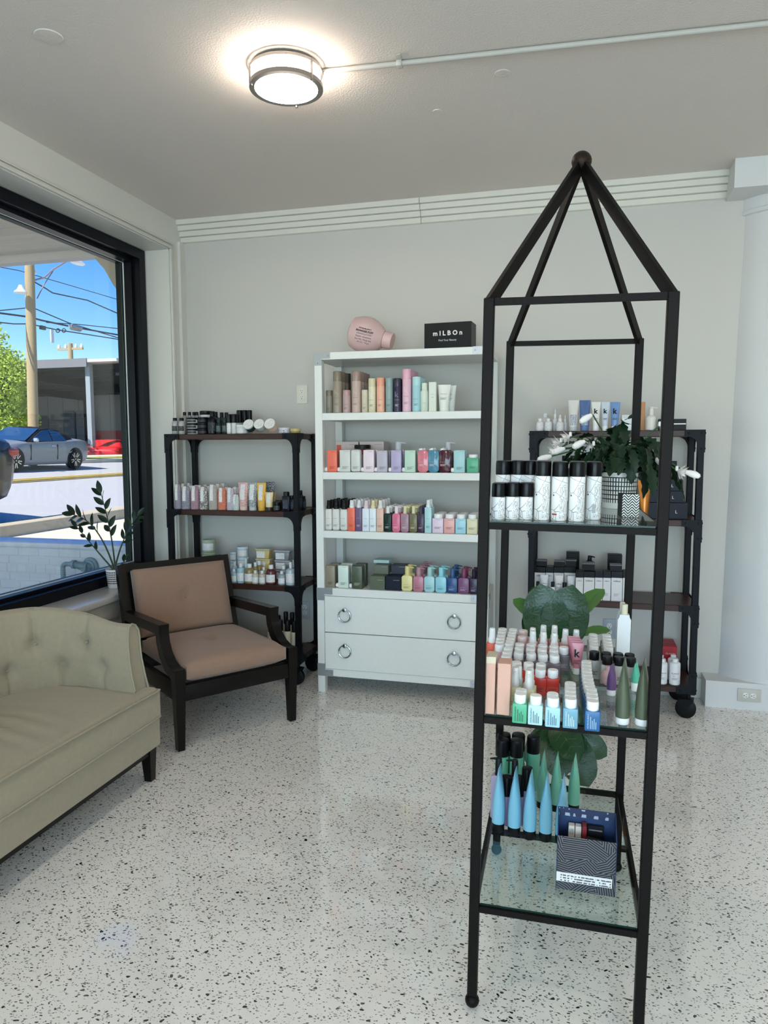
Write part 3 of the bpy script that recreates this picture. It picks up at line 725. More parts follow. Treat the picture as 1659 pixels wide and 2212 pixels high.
def roundb(w, h, body, cap, label=None, capr=.5, capf=.22, neck=True, sh=.62, rough=.25, lz=(.12, .5), half=1.15):
    """round shouldered bottle"""
    w, h = R3(w), R3(h); r = w / 2; hs = h * sh; hc = h * (1 - capf); rn = r * capr * .92
    out = [('body', shared(('rdb', w, h, capr, capf, sh), M(body, rough), lambda bm: lathe(bm, [(0, .001), (r * .88, 0), (r, .004), (r, hs)] + [(rn + (r - rn) * math.cos(a), hs + (hc - hs) * .92 * math.sin(a)) for a in (.35, .7, 1.05, 1.35)] + [(rn, hc), (0, hc)], 22)), (0, 0, 0)),
           ('cap', shared(('rdc', w, h, capr, capf), M(cap, .4), lambda bm: lathe(bm, [(r * capr * .96, hc - .002), (r * capr, hc), (r * capr, h - .002), (r * capr * .92, h), (0, h)], 18)), (0, 0, 0))]
    if label: out.append(('label', wraplabel(r + .0004, h * lz[0], h * lz[1], half, label), (0, 0, 0)))
    return out
def tube(w, h, col, capcol, txt=None, big=None, capf=.14, wide=1.0, mat=None, label=None, capw=.78):
    """squeeze tube standing on its cap, flat crimped at the top"""
    w, h = R3(w), R3(h); r = w / 2 * capw; z0 = h * capf
    def bd(bm):
        rings = []; n = 24; m_ = 9
        for k in range(m_ + 1):
            t = k / m_; e = t ** 2.0; rx = r + (w / 2 * wide - r) * t; ry = r * (1 - e) * (1 + .10 * math.sin(PI * t)) + .0011 * e
            rings.append([bm.verts.new((rx * math.cos(2 * PI * i / n), ry * math.sin(2 * PI * i / n), z0 + (h - z0) * t)) for i in range(n)])
        for a, b in zip(rings, rings[1:]):
            for i in range(n): bm.faces.new((a[i], a[(i + 1) % n], b[(i + 1) % n], b[i]))
        bm.faces.new(rings[0][::-1]); bm.faces.new(rings[-1])
    out = [('body', shared(('tbb', w, h, capf, wide, capw), mat or M(col, .3), bd), (0, 0, 0)),
           ('cap', shared(('tbc', w, h, capf, capw), M(capcol, .4), lambda bm: lathe(bm, [(0, 0), (r * .93, 0), (r * .97, .003), (r * .97, z0 + .001), (0, z0 + .001)], 22)), (0, 0, 0))]
    yz = lambda t: -(r * (1 - t ** 2.0) * (1 + .10 * math.sin(PI * t))) - .0008
    def panel(width, t0, t1, matp, name):
        def f(bm):
            A = []
            for k in range(7):
                t = t0 + (t1 - t0) * k / 6
                row = []
                for i in range(5):
                    x = (-.5 + i / 4) * width; rx = r + (w / 2 * wide - r) * t; q = max(0, 1 - (x / rx) ** 2) ** .5; row.append(bm.verts.new((x, -(r * (1 - t ** 2.0) * (1 + .10 * math.sin(PI * t)) + .0011) * q - .0005, z0 + (h - z0) * t)))
                A.append(row)
            for p, q in zip(A, A[1:]):
                for i in range(4): bm.faces.new((p[i], p[i + 1], q[i + 1], q[i]))
        out.append((name, shared(('tbp', w, h, width, t0, t1, wide, capw), matp, f), (0, 0, 0)))
    if label: panel(w * .42, .30, .93, label, 'label')
    if big:
        tm = text_mesh('k', w * .42, ink(big), 0, .03); t = .62; ang = math.atan2(2 * r * t, (h - z0))
        out.append(('lettering', tm, (0, yz(t) - .003, z0 + (h - z0) * t), (-ang, 0, 0)))
        ln = fine(w * .5, big, 3); out.append(('fine_print', ln, (0, yz(.3) - .002, z0 + (h - z0) * .32), (-ang, 0, 0)))
    elif txt:
        ang = math.atan2(r * 1.0, (h - z0))
        out.append(('lettering', text_mesh(txt[0], w * txt[1], ink(txt[2])), (0, yz(.58) - .003, z0 + (h - z0) * .58), (-ang, 0, 0)))
        out.append(('fine_print', fine(w * .5, txt[2], 3), (0, yz(.4) - .002, z0 + (h - z0) * .40), (-ang, 0, 0)))
    return out
def carton(w, h, d, col, prints=(), lid=None, mat=None, side=None):
    w, h, d = R3(w), R3(h), R3(d)
    out = [('body', shared(('ctb', w, d, h), mat or M(col, .45), lambda bm: box(bm, (0, 0, h / 2), (w, d, h), .0012, 1)), (0, 0, 0))]
    if lid: out.append(('lid', shared(('ctl', w, d, h, lid[1]), M(lid[0], .4), lambda bm: box(bm, (0, 0, h - h * lid[1] / 2 + .0006), (w + .001, d + .001, h * lid[1]), .001, 1)), (0, 0, 0)))
    for s, tw_, col2, x, z in prints: out.append(T_(s, tw_ * w, col2, (x * w, -d / 2 - (.0012 if lid else .0005), z * h)))
    return out
def wrapb(w, h, mat, label=True, lblmat=None):
    """bottle wrapped in paper, gathered and folded at the top, with a strip label over the fold"""
    w, h = R3(w), R3(h); r = w / 2
    def bd(bm):
        n = 20; rings = []; rnd = random.Random(int(w * 1e5) + int(h * 1e5))
        prof = [(.93, 0), (1, .03), (1.0, .3), (1.0, .60), (.985, .68), (.95, .75), (.87, .82), (.76, .89), (.66, .95), (.56, 1.0)]
        for j, (q, z) in enumerate(prof):
            t = max(0, (z - .66) / .34)
            rings.append([bm.verts.new((r * (1 - (1 - q) * .85) * math.copysign(abs(math.cos(a)) ** .75, math.cos(a)) * (1 + .05 * t * rnd.uniform(-1, 1)),
                                        r * .80 * (q if t == 0 else q * (1 - .75 * t)) * math.copysign(abs(math.sin(a)) ** .75, math.sin(a)) * (1 + .15 * t * rnd.uniform(-1, 1)), h * z * (1 + .03 * t * rnd.uniform(-1, 1)))) for a in [2 * PI * i / n for i in range(n)]])
        for a, b in zip(rings, rings[1:]):
            for i in range(n): bm.faces.new((a[i], a[(i + 1) % n], b[(i + 1) % n], b[i]))
        bm.faces.new(rings[0][::-1]); bm.faces.new(rings[-1])
    out = [('wrapper', shared(('wrp', w, h), mat, bd, 25), (0, 0, 0))]
    def strip(bm):
        ys = [(-.82, .36), (-.82, .66), (-.70, .78), (-.42, .90), (-.2, 1.005), (.1, 1.01)]
        A = [[bm.verts.new((x * w, y * r - .0012, z * h + .001)) for x in (-.30, .04)] for y, z in ys]
        for p, q in zip(A, A[1:]): bm.faces.new((p[0], p[1], q[1], q[0]))
    if label: out.append(('label', shared(('wrs', w, h), lblmat or PRINTW, strip), (0, 0, 0)))
    return out
def dropper(w, h, body, cap, bulb, label=None):
    w, h = R3(w), R3(h); r = w / 2; H = h * .6
    return [('body', shared(('drb', w, h), M(body, .2), lambda bm: lathe(bm, [(0, .001), (r * .9, 0), (r, .004), (r, H * .72), (r * .85, H * .88), (r * .42, H), (0, H)], 20)), (0, 0, 0)),
            ('cap', shared(('drc', w, h), M(cap, .35), lambda bm: lathe(bm, [(r * .5, H - .002), (r * .5, h * .76), (r * .42, h * .77), (0, h * .77)], 16)), (0, 0, 0)),
            ('bulb', shared(('dru', w, h), M(bulb, .5), lambda bm: lathe(bm, [(r * .32, h * .76), (r * .30, h * .93), (r * .2, h), (0, h)], 14)), (0, 0, 0))] + ([('label', wraplabel(r + .0004, H * .12, H * .62, 1.1, label), (0, 0, 0))] if label else [])
PRINTW = mat_print('white_label_print', 'eceae6', '8b8b8b', 420, .45)
PRINTK = mat_print('black_label_print', '141416', '9a9a98', 380, .40)
SEEN = {}
def put(name, label, cat, parts, loc, rz=0, group=None, base=None, tilt=None):
    r = thing(name, label, cat, (0, 0, 0), 0, group)
    mt = Matrix.Translation(loc) @ Matrix.Rotation(rz, 4, 'Z')
    if tilt is not None: mt = mt @ Matrix.Rotation(tilt, 4, 'X')
    r.matrix_world = (base or Matrix()) @ mt
    for p in parts:
        link(p[0], p[1], r, p[2], p[3] if len(p) > 3 else None)
    SEEN.setdefault(label, set()).add(group)
    return r
class Row:
    """one shelf in the photo: zoom frame (ox, oy, s) -> pixels; front row at depth y on height z"""
    def __init__(s, ox, oy, sc2, z, where): s.o = (ox, oy, sc2); s.z = z; s.where = where
    def X(s, u): return s.o[0] + u / s.o[2]
    def Y(s, v): return s.o[1] + v / s.o[2]
    def geo(s, l, r, t, y, z=None):
        py = s.Y(t); a, b = on(s.X(l), py, 'y', y).x, on(s.X(r), py, 'y', y).x
        return (a + b) / 2, b - a, on((s.X(l) + s.X(r)) / 2, py, 'y', y).z - (s.z if z is None else z)
    def add(s, name, cat, desc, l, r, t, y, fn, n=1, dy=.055, z=None, rz=0, dx=0.0, depth=None):
        """fn(w,h)->parts; y = front face depth"""
        x, w, h = s.geo(l, r, t, y, z)
        parts = fn(w, h)
        yc = y + (depth if depth is not None else w * .45)
        lab = desc + ' ' + s.where; od = ['frontmost ', 'second-row ', 'third-row ', 'fourth-row ']
        g = (desc.split(' with ')[0] + 's ' + s.where) if n > 1 else None
        for k in range(n):
            put(name, (od[k] if n > 1 else '') + lab, cat, parts, (x + dx * k, yc + dy * k, (s.z if z is None else z) + .0006), rz, g)
# ================================================================== window rack, left
def L_(ox, oy, s, z, w): return Row(ox, oy, s, z, w)
yf = RLY + .02
A = L_(350, 870, 4.879, SH[3], 'on top of the rack by the window')
for l, r in ((86, 150), (152, 222)):
    A.add('toiletry_bottle', 'bottle', 'short milky bottle with black cap', l, r, 160, yf, lambda w, h: roundb(w * .92, h, '#a9aaa4', '#101012', PRINTK, .66, .17, True, .62, lz=(.2, .5)))
for l, r in ((200, 248), (254, 300), (302, 346), (350, 372)):
    A.add('toiletry_bottle', 'bottle', 'clear back-row bottle with black cap', l, r, 98, yf + .16, lambda w, h: roundb(max(w, .03), h, '#8f918c', '#101012', None, .66, .14))
SEEN_J = []
def stack(row, name, desc, l, r, tops, base, y, mk_, cat='jar'):
    x, w, _ = row.geo(l, r, tops[0], y)
    zz = [on(row.X((l + r) / 2), row.Y(t), 'y', y).z for t in tops]
    n = len(zz); hh = (zz[0] - row.z) / n
    pos = ['topmost', 'middle', 'lowest'] if n == 3 else ['upper', 'lower']
    for k in range(n):
        put(name, desc + ', ' + pos[n - 1 - k] + ' of its stack, ' + 'on the window rack', cat, mk_(w, hh - .0006), (x, y + w * .5, row.z + hh * k + .0006))
stack(A, 'cosmetic_jar', 'white banded jar with black lid', 232, 346, (155, 212, 270), 325, yf, lambda w, h: jar(w, h, '#dcdcd6', '#0f0f10', PRINTK, 0, .34))
stack(A, 'cosmetic_jar', 'dark navy jar with printed hills', 348, 455, (150, 208, 266), 325, yf, lambda w, h: jar(w, h, '#14151d', '#0d0d12', mat_print('navy_jar_print', '16171f', '6e6d86', 160, .3), 0, .34))
A.add('cosmetic_jar', 'jar', 'tall white back-row jar with wide black lid', 376, 490, 85, yf + .15, lambda w, h: jar(w, h, '#d6d6d0', '#101012', PRINTK, 0, .16))
A.add('toiletry_bottle', 'bottle', 'fat black round bottle with printed belly', 456, 556, 90, yf, lambda w, h: roundb(w * .96, h, '#101015', '#0c0c0f', mat_print('black_belly_print', '15161b', '8b8b94', 200, .33), .5, .22, True, .5))
A.add('toiletry_bottle', 'bottle', 'slim black bottle behind the fat one', 536, 582, 95, yf + .14, lambda w, h: roundb(w, h, '#121218', '#0c0c0f', None, .6, .2))
for l, r in ((557, 612), (618, 674)):
    A.add('hair_oil_bottle', 'bottle', 'small dark green oil bottle with pale label', l, r, 158, yf, lambda w, h: roundb(w, h, '#1d2a28', '#20302e', mat_print('oil_label', '2a3836', '9fb0a8', 260, .4), .72, .3, True, .45))
for l, r in ((596, 641), (643, 690)):
    A.add('hair_oil_bottle', 'bottle', 'back-row dark green oil bottle with flat cap', l, r, 103, yf + .13, lambda w, h: roundb(w, h, '#18211f', '#0d1110', None, .8, .2))
for l, r, y_ in ((670, 718, yf), (721, 770, yf), (762, 802, yf + .07)):
    A.add('styling_bottle', 'bottle', 'white labelled bottle with tall black cap', l, r, 120, y_, lambda w, h: can(w, h, '#c9cdc8', '#0d0d0f', capf=.44, brand=None, extra=[('label', wraplabel(R3(w) / 2 + .0004, h * .1, h * .5, 1.1, PRINTW), (0, 0, 0))]))
for l, r in ((774, 834), (836, 885), (887, 936)):
    A.add('styling_bottle', 'bottle', 'tallest bottle with big black cap', l, r, 78, yf + .14, lambda w, h: can(w, h, '#c3c6c2', '#0c0c0e', capf=.52, brand=None))
A.add('cosmetic_jar', 'jar', 'squat white jar with white lid', 760, 880, 233, yf, lambda w, h: jar(w, h, '#c9cdc8', '#e2e4df', PRINTW, 0, .24))
for l, r, t, bd, nm in ((878, 985, 208, '#23433f', 'dark green'), (988, 1097, 205, '#c8ccc4', 'white'), (1098, 1212, 216, '#e2bda4', 'peach')):
    x, w, h = A.geo(l, r, t, yf)
    put('tilted_jar', nm + ' jar leaning to show its white lid, on the window rack', 'jar', jar(w * .98, .052, bd, '#e6e6e0', None, 0, .25) + [('lid_print', shared(('lidp', R3(w)), mat_print('lid_print', 'e8e8e2', '55605c', 300, .4, 'Y'), lambda bm: lathe(bm, [(w * .36, .0525), (0, .0526)], 24)), (0, 0, 0))], (x, yf + .012, A.z + .0045 + w * .45), 0, None, None, math.radians(62))
A.add('round_tin', 'tin', 'low round tin patterned in blue lattice', 1205, 1328, 262, yf, lambda w, h: jar(w, h, '#c7c9d0', '#d7d8dc', mat_print('lattice', 'd8d9de', '53566a', 110, .5), 0, .3))
A.add('round_tin', 'tin', 'low round brass coloured tin', 1334, 1440, 272, yf, lambda w, h: jar(w, h, '#a9955a', '#c9b678', None, 0, .5))
A = L_(350, 870, 4.879, SH[2], "on the window rack's second shelf")
def paper(h1, h2, sc3=60):
    k = ('paper', h1, h2, sc3)
    if k in CACHE: return CACHE[k]
    m, t, b = newmat('printed_paper'); co = coords(t)
    v = N(t, 'ShaderNodeTexVoronoi', Scale=float(sc3 * 2)); v.feature = 'F1'; t.links.new(co, v.inputs['Vector'])
    nz = N(t, 'ShaderNodeTexNoise', Scale=float(sc3), Detail=3.0); t.links.new(co, nz.inputs['Vector'])
    f = mth(t, 'GREATER_THAN', mth(t, 'ADD', v.outputs['Distance'], mth(t, 'MULTIPLY', nz.outputs['Fac'], .6)), .75)
    t.links.new(mix(t, f, lin(h1), lin(h2)), b.inputs['Base Color']); b.inputs['Roughness'].default_value = .6
    CACHE[k] = m; return m
for l, r, t, h1, h2, nm, n in ((108, 182, 872, '#8d8590', '#99929c', 'mauve grey', 3), (180, 274, 893, '#a9a3ad', '#8b8693', 'lavender grey', 3), (277, 369, 888, '#b28e98', '#a2808b', 'dusty pink', 3), (371, 462, 897, '#d2cbc2', '#7f7a78', 'cream speckled', 2), (466, 564, 876, '#b9b2a8', '#a9a298', 'beige', 3), (565, 659, 908, '#dc8a6c', '#cf7658', 'orange', 2), (661, 744, 906, '#c9bfc6', '#b8afb8', 'pale lilac', 2)):
    A.add('paper_wrapped_bottle', 'wrapped bottle', nm + ' paper wrapped bottle with folded top', l, r, t - 6, yf, lambda w, h: wrapb(w * .93, h, paper(h1, h2)), n, .075, rz=math.radians(16))
A.add('paper_wrapped_bottle', 'wrapped bottle', 'small pale green wrapped bottle', 733, 797, 972, yf, lambda w, h: wrapb(w, h, paper('#b9c6bd', '#c6d0c8')))
for l, r, t, h1, h2, nm, y_ in ((776, 888, 845, '#e6c9bd', '#d69a98', 'blush patterned', yf), (876, 984, 846, '#c3c8c6', '#7f8a8c', 'grey dotted', yf), (976, 1076, 848, '#dfa93a', '#e6b650', 'mustard yellow', yf)):
    A.add('squeeze_tube', 'tube', nm + ' squeeze tube with white label', l, r, t, y_, lambda w, h: tube(w, h, h1, h1, None, None, .12, 1.0, paper(h1, h2, 90), PRINTW, .70))
A.add('squeeze_tube', 'tube', 'grey patterned tube in the back row', 1078, 1168, 836, yf + .13, lambda w, h: tube(w, h, '#8f9694', '#8f9694', None, None, .12, 1.0, paper('#a5aaa8', '#50565a', 90)))
A.add('squeeze_tube', 'tube', 'small cream tube with brown cap', 1068, 1155, 946, yf, lambda w, h: tube(w, h, '#dccb9c', '#3a2a20', None, None, .2, 1.0, None, PRINTW))
A.add('squeeze_tube', 'tube', 'small black and gold tube', 1148, 1192, 942, yf + .06, lambda w, h: tube(w, h, '#4c4334', '#17130f', None, None, .2, 1.0, paper('#4a4234', '#a08a58', 120)))
A.add('cosmetic_jar', 'jar', 'black jar with printed band', 1155, 1236, 1048, yf, lambda w, h: jar(w, h, '#121317', '#0d0d10', PRINTK, 0, .32))
A.add('cosmetic_jar', 'jar', 'plain black jar in the back row', 1190, 1262, 1030, yf + .1, lambda w, h: jar(w, h, '#15161a', '#0e0f12', None, 0, .3))
for l, r, t, y_, nm in ((1258, 1335, 942, yf, 'square black bottle with ornate blue label'), (1330, 1384, 980, yf + .03, 'short square black bottle behind the post'), (1438, 1476, 925, yf + .12, 'tall black bottle right of the post'), (1474, 1508, 985, yf + .14, 'lower black bottle at the shelf end')):
    A.add('toiletry_bottle', 'bottle', nm, l, r, t, y_, lambda w, h: minib(w, h, '#14171d', '#0c0d10', '#4f6786', None, .78) + [('label', shared(('sql', R3(w), R3(h)), mat_print('ornate_label', '20293a', '7f93b0', 190, .35), lambda bm: box(bm, (0, -R3(w) * .4 - .0006, h * .36), (w * .66, .0006, h * .46))), (0, 0, 0))])
A = L_(350, 1140, 4.879, SH[1], "on the window rack's third shelf")
yb = RLY + .17
stack(A, 'lidded_tub', 'pale green tub with white label', 390, 527, (130, 252, 375), 590, yb, lambda w, h: jar(w, h, '#a9b79c', '#b5c2a9', PRINTW, 0, .18), 'tub')
stack(A, 'lidded_tub', 'pale blue tub with white label', 757, 884, (205, 290, 420), 590, yb, lambda w, h: jar(w * .92, h, '#a9c4cc', '#dbe3e4', PRINTW, 0, .2), 'tub')
stack(A, 'lidded_tub', 'small blue tub beside the tall stack', 700, 768, (260, 370, 470), 590, yb, lambda w, h: jar(w, h, '#a2c0ca', '#b4ccd3', PRINTW, 0, .2), 'tub')
def rtub(body, lid):
    def f(w, h):
        w, h = R3(w), R3(h); d = w * .62
        return [('body', shared(('rtb', w, h), M(body, .3), lambda bm: [setattr(v.co, 'x', v.co.x * (.86 + .14 * v.co.z / (h * .86))) for v in box(bm, (0, 0, h * .43), (w * .94, d * .94, h * .86), .006)]), (0, 0, 0)),
                ('lid', shared(('rtl', w, h), M(lid, .35), lambda bm: box(bm, (0, 0, h * .92), (w, d, h * .16), .004)), (0, 0, 0)), ('label', shared(('rtp', w, h), PRINTW, lambda bm: box(bm, (-w * .12, -d * .47 - .001, h * .42), (w * .56, .001, h * .62))), (0, 0, 0))]
    return f
stack(A, 'lidded_tub', 'yellow rectangular tub with white label', 965, 1122, (228, 340, 460), 590, yb, rtub('#d0b468', '#c9c3a4'), 'tub')
stack(A, 'lidded_tub', 'grey rectangular tub with white label', 1166, 1330, (246, 356, 470), 590, yb, rtub('#8a8a8c', '#b4b4b8'), 'tub')
def davb(body, l, r, t, y_, nm, cap='#d9dedd', sh=.62, capr=.45, capf=.2):
    A.add('shampoo_bottle', 'bottle', nm, l, r, t, y_, lambda w, h: roundb(w, h, body, cap, PRINTW, capr, capf, True, sh, .2, (.12, .52)))
davb('#9fbfcb', 775, 850, 380, yf, 'slim pale blue bottle in the front row')
davb('#9dbac4', 715, 775, 440, yf, 'short pale blue bottle beside the armchair back')
davb('#a3c0ca', 722, 782, 362, yf + .08, 'pale blue bottle in the second row')
davb('#b4cbd1', 856, 896, 330, yf + .08, 'thin pale blue bottle behind the amber one')
davb('#8d7a4c', 850, 950, 388, yf, 'big amber bottle with white cap')
davb('#94814f', 935, 1003, 370, yf + .07, 'amber bottle in the second row', sh=.55)
davb('#8f7c4c', 966, 1050, 355, yf + .10, 'tall amber bottle in the back row')
davb('#b5ab8a', 1030, 1090, 420, yf + .05, 'honey coloured bottle behind the small ones')
davb('#c3bca4', 933, 1004, 455, yf, 'small straw coloured bottle')
davb('#bcb0a4', 1008, 1076, 458, yf, 'small pinkish bottle')
davb('#5d2b28', 1077, 1180, 400, yf, 'dark red bottle with white label')
davb('#98a2a6', 1210, 1284, 462, yf, 'small clear bottle near the post')
davb('#8e989c', 1228, 1306, 405, yf + .07, 'clear bottle in the second row near the post')
davb('#a9b9bd', 1288, 1385, 370, yf, 'large clear bottle with dropper neck', capr=.3, capf=.26)
davb('#a2b3b8', 1362, 1392, 345, yf + .08, 'clear bottle half hidden by the post')
A = L_(350, 1140, 4.879, SH[0], "on the window rack's bottom shelf")
k_ = 0
for l, r, t, y_ in ((1096, 1166, 1000, yf), (1196, 1268, 980, yf), (1270, 1346, 985, yf), (1348, 1412, 995, yf), (1180, 1246, 932, yf + .10), (1262, 1324, 893, yf + .10), (1330, 1392, 902, yf + .10), (1120, 1180, 945, yf + .10)):
    A.add('shampoo_bottle', 'bottle', 'cream bottle with big black cap in the ' + ('front' if y_ == yf else 'back') + ' row', l, r, t, y_, lambda w, h: roundb(w, h, '#cfc9b6', '#0d0d0f', mat_print('cream_label', 'cfc9b6', '2a2826', 160, .25), .72, .30, True, .60))
# ================================================================== white cabinet
yc = CY0 + .02
A = L_(690, 780, 4.608, CS[3], "on the white cabinet's upper shelf")
def cans(l, r, t, b, c, nm, n=1, txt='#5a5450', capf=.24, k=False, y_=None):
    A.add('hairspray_can', 'spray can', nm, l, r, t, y_ or yc, lambda w, h: can(w, h, b, c, txt, capf, k=k), n, .062)
cans(55, 121, 290, '#857f70', '#6e6758', 'small olive grey can', 1)
cans(123, 211, 100, '#9c9180', '#7f7362', 'tall taupe can', 3, k='#b0a592')
cans(246, 304, 122, '#4a3a30', '#3c2e26', 'tall brown can in the back row', 1, y_=yc + .15)
cans(220, 300, 287, '#b79c98', '#b5928f', 'small dusty mauve can', 1)
cans(310, 402, 97, '#c4aca0', '#9d8578', 'tall rosy taupe can', 4, k='#d0bcb2')
cans(412, 476, 285, '#cfc5ae', '#d3c9b2', 'small cream can', 1)
cans(478, 553, 170, '#e0dbbd', '#d3cda8', 'pale yellow can', 2, k='#ece8d2')
cans(560, 641, 165, '#efb69a', '#eaa084', 'peach can', 2)
cans(650, 725, 167, '#8fa6a4', '#8aa4a2', 'teal grey can', 2)
cans(729, 810, 170, '#2a2240', '#2a2138', 'dark violet can with pale k', 2, '#cfc8d8', .24, '#8f88a8')
cans(817, 908, 78, '#e8bccb', '#e6adc0', 'tall pink can', 4, k='#f0d0da')
cans(916, 1004, 155, '#a5d2d8', '#b2dcdc', 'pale aqua can', 3)
A.add('hair_mousse_bottle', 'bottle', 'pale mint bottle with rounded shoulders', 1000, 1080, 217, yc, lambda w, h: roundb(w, h, '#dbe5d4', '#dfe8d8', None, .72, .24, True, .62) + [T_('KEVIN.MURPHY', w * .55, '#667062', (0, -w / 2 - .0006, h * .3), w / 2)])
A.add('product_carton', 'carton', 'slim pale mint carton', 1088, 1160, 208, yc, lambda w, h: carton(w, h, w * .8, '#dfe6d6', [('KEVIN.MURPHY', .5, '#667062', 0, .58), ('HAIR', .3, '#667062', 0, .48)]))
A.add('squeeze_tube', 'tube', 'glossy white squeeze tube', 1170, 1298, 232, yc, lambda w, h: tube(w, h, '#e9ece4', '#eef0ea', ('KEVIN.MURPHY', .5, '#555b55'), None, .16, 1.0), 2, .06, dx=.022)
A = L_(690, 930, 4.608, CS[2], "on the white cabinet's second shelf")
def kb(l, r, t, col, nm, n=2, txt='#55504e', cap=True):
    A.add('square_bottle', 'bottle', nm, l, r, t, yc, lambda w, h: kmbox(w, h, col, txt, cap=cap), n, .075)
kb(72, 170, 195, '#ee7359', 'orange square bottle', 2, '#8c2f20')
kb(197, 303, 195, '#d5d7d0', 'pale grey square bottle')
A.add('square_bottle', 'bottle', 'rounded pale grey bottle under a flat black lid', 305, 405, 190, yc, lambda w, h: kmbox(w, h, '#d6d8d2', cap=False, bev=.014))
x, w, h = A.geo(322, 480, 162, yc + .10)
tag(mk('bottle_lid', M('#141414', .4), lambda bm: lathe(bm, [(0, 0), (w / 2, 0), (w / 2, .022), (w / 2 - .003, .025), (0, .025)], 28), None, (x, yc + .16, A.z + .136)), 'flat black lid lying on boxes behind the pale grey bottles', 'lid')
kb(433, 540, 195, '#ecd9e2', 'pale pink square bottle')
kb(568, 672, 200, '#bdb9c4', 'lavender grey square bottle')
kb(710, 812, 195, '#b9acd0', 'lilac square bottle')
kb(845, 953, 197, '#bfdcc8', 'mint square bottle')
for l, r, col, nm in ((975, 1080, '#d97d8a', 'coral pink'), (1080, 1187, '#4f8ba3', 'steel blue'), (1187, 1305, '#4c1626', 'burgundy')):
    A.add('chamfered_bottle', 'bottle', nm + ' glossy bottle with tilted white cap', l, r, 158, yc, lambda w, h: kmtop(w, h, col, '#e8d8dc'), 2, .07)
kb(1335, 1447, 197, '#a9d6d8', 'aqua square bottle')
A.add('square_bottle', 'bottle', 'short green bottle with white top cap', 1467, 1583, 240, yc, lambda w, h: minib(w, h, '#57b388', CAPW, '#1d5038', None, .82) + [T_('KEVIN.MURPHY', w * .45, '#1d5038', (w * .15, -w * .4 - .0006, h * .72))])
for l, r in ((735, 820), (1235, 1315)):
    A.add('pump_bottle', 'bottle', 'tall white pump bottle behind the ' + ('lilac' if l < 900 else 'burgundy') + ' ones', l, r, 115, yc + .16, lambda w, h: pumpb(w * 1.5, h, '#dcdce0', '#e2e2e4', hb=.66))
for l, r, nm, sq in ((163, 386, 'orange', '#dd5f4c'), (400, 640, 'crimson', '#c4506a')):
    A.add('gift_carton', 'carton', 'blush gift carton with ' + nm + ' square', l, r, 112, yc + .235, lambda w, h: carton(w, h, .12, '#d9c6c0', [('KEVIN.MURPHY', .33, '#5a5050', .28, .90)]) + [('colour_square', shared(('csq', nm), M(sq, .5), lambda bm: box(bm, (-w * .36, -.0606, h * .72), (w * .2, .001, h * .34))), (0, 0, 0))], depth=.06)
A = L_(690, 1060, 4.608, CS[1], "on the white cabinet's third shelf")
def sp(l, r, t, col, noz, nm, n=4, hb=.70, rnd=False, txt='#55504e'):
    A.add('spray_bottle', 'spray bottle', nm, l, r, t, yc, lambda w, h: sprayb(w, h, col, noz, txt, hb, rnd), n, .062)
sp(50, 118, 97, '#deddd6', '#121214', 'ivory bottle with black sprayer beside the post', 4, .72, True)
sp(121, 194, 97, '#dcdbd4', '#121214', 'ivory bottle with black sprayer, second from the post', 4, .72, True)
sp(198, 274, 100, '#dddcd5', '#121214', 'ivory bottle with black sprayer beside orange ones', 4, .72, True)
sp(278, 350, 97, '#ee7055', '#e9e9e6', 'orange spray bottle', 4, .75)
sp(355, 418, 95, '#6a5578', '#e4e4e6', 'plum spray bottle', 4, .75, False, '#d8cfe0')
sp(423, 491, 98, '#dfe9f0', '#e3cfd4', 'icy white spray bottle with pink sprayer', 4, .74)
sp(494, 561, 98, '#e4ecf0', '#e0d6a8', 'icy white spray bottle with yellow sprayer', 4, .74)
sp(566, 634, 98, '#e3bda8', '#e6e6e2', 'peach spray bottle', 4, .74)
for l, r, col, noz, nm, tx in ((636, 712, '#16302a', '#e8e8e4', 'dark green', '#c6d4cc'), (720, 800, '#dc6f8c', '#ecdfe2', 'hot pink', '#f0dce2'), (806, 886, '#a5818f', '#dedaa8', 'dusky mauve', '#efe2e6'), (891, 970, '#6f6846', '#dedab0', 'olive gold', '#e8e4cc'), (973, 1040, '#33203c', '#3a3150', 'dark purple', '#cfc2d8')):
    A.add('pump_bottle', 'bottle', nm + ' chamfered bottle with slim pump', l, r, 156, yc, lambda w, h: pumpb(w, h, col, noz, tx, .72, .2), 4, .06)
sp(1046, 1115, 95, '#b0d9da', '#e9eeee', 'tall aqua spray bottle', 2, .78)
for l, r, col, nm in ((1121, 1231, '#e3cfe0', 'lilac'), (1236, 1345, '#e9afaa', 'salmon'), (1351, 1457, '#a5d8e6', 'sky blue'), (1465, 1571, '#e0d9b4', 'straw yellow')):
    A.add('styling_jar', 'jar', nm + ' square jar bottle with white cap', l, r, 234 + (l - 1121) * .02, yc, lambda w, h: minib(w, h, col, CAPW, '#55504e', w * .75, .78) + [T_('KEVIN.MURPHY', w * .45, '#55504e', (w * .12, -w * .375 - .0006, h * .70))], 3, .068)
A = L_(690, 1190, 4.608, CS[0], "on the white cabinet's lowest shelf")
for l, r, t, col, nm, cp in ((57, 150, 150, '#8f8672', 'taupe', False), (181, 284, 150, '#d7e6d8', 'pale mint', True), (316, 422, 152, '#4d5742', 'dark olive', True)):
    A.add('square_bottle', 'bottle', nm + ' square bottle', l, r, t, yc, lambda w, h: kmbox(w, h, col, '#39403a' if nm != 'dark olive' else '#c8ccb8', cap=cp), 2, .08)
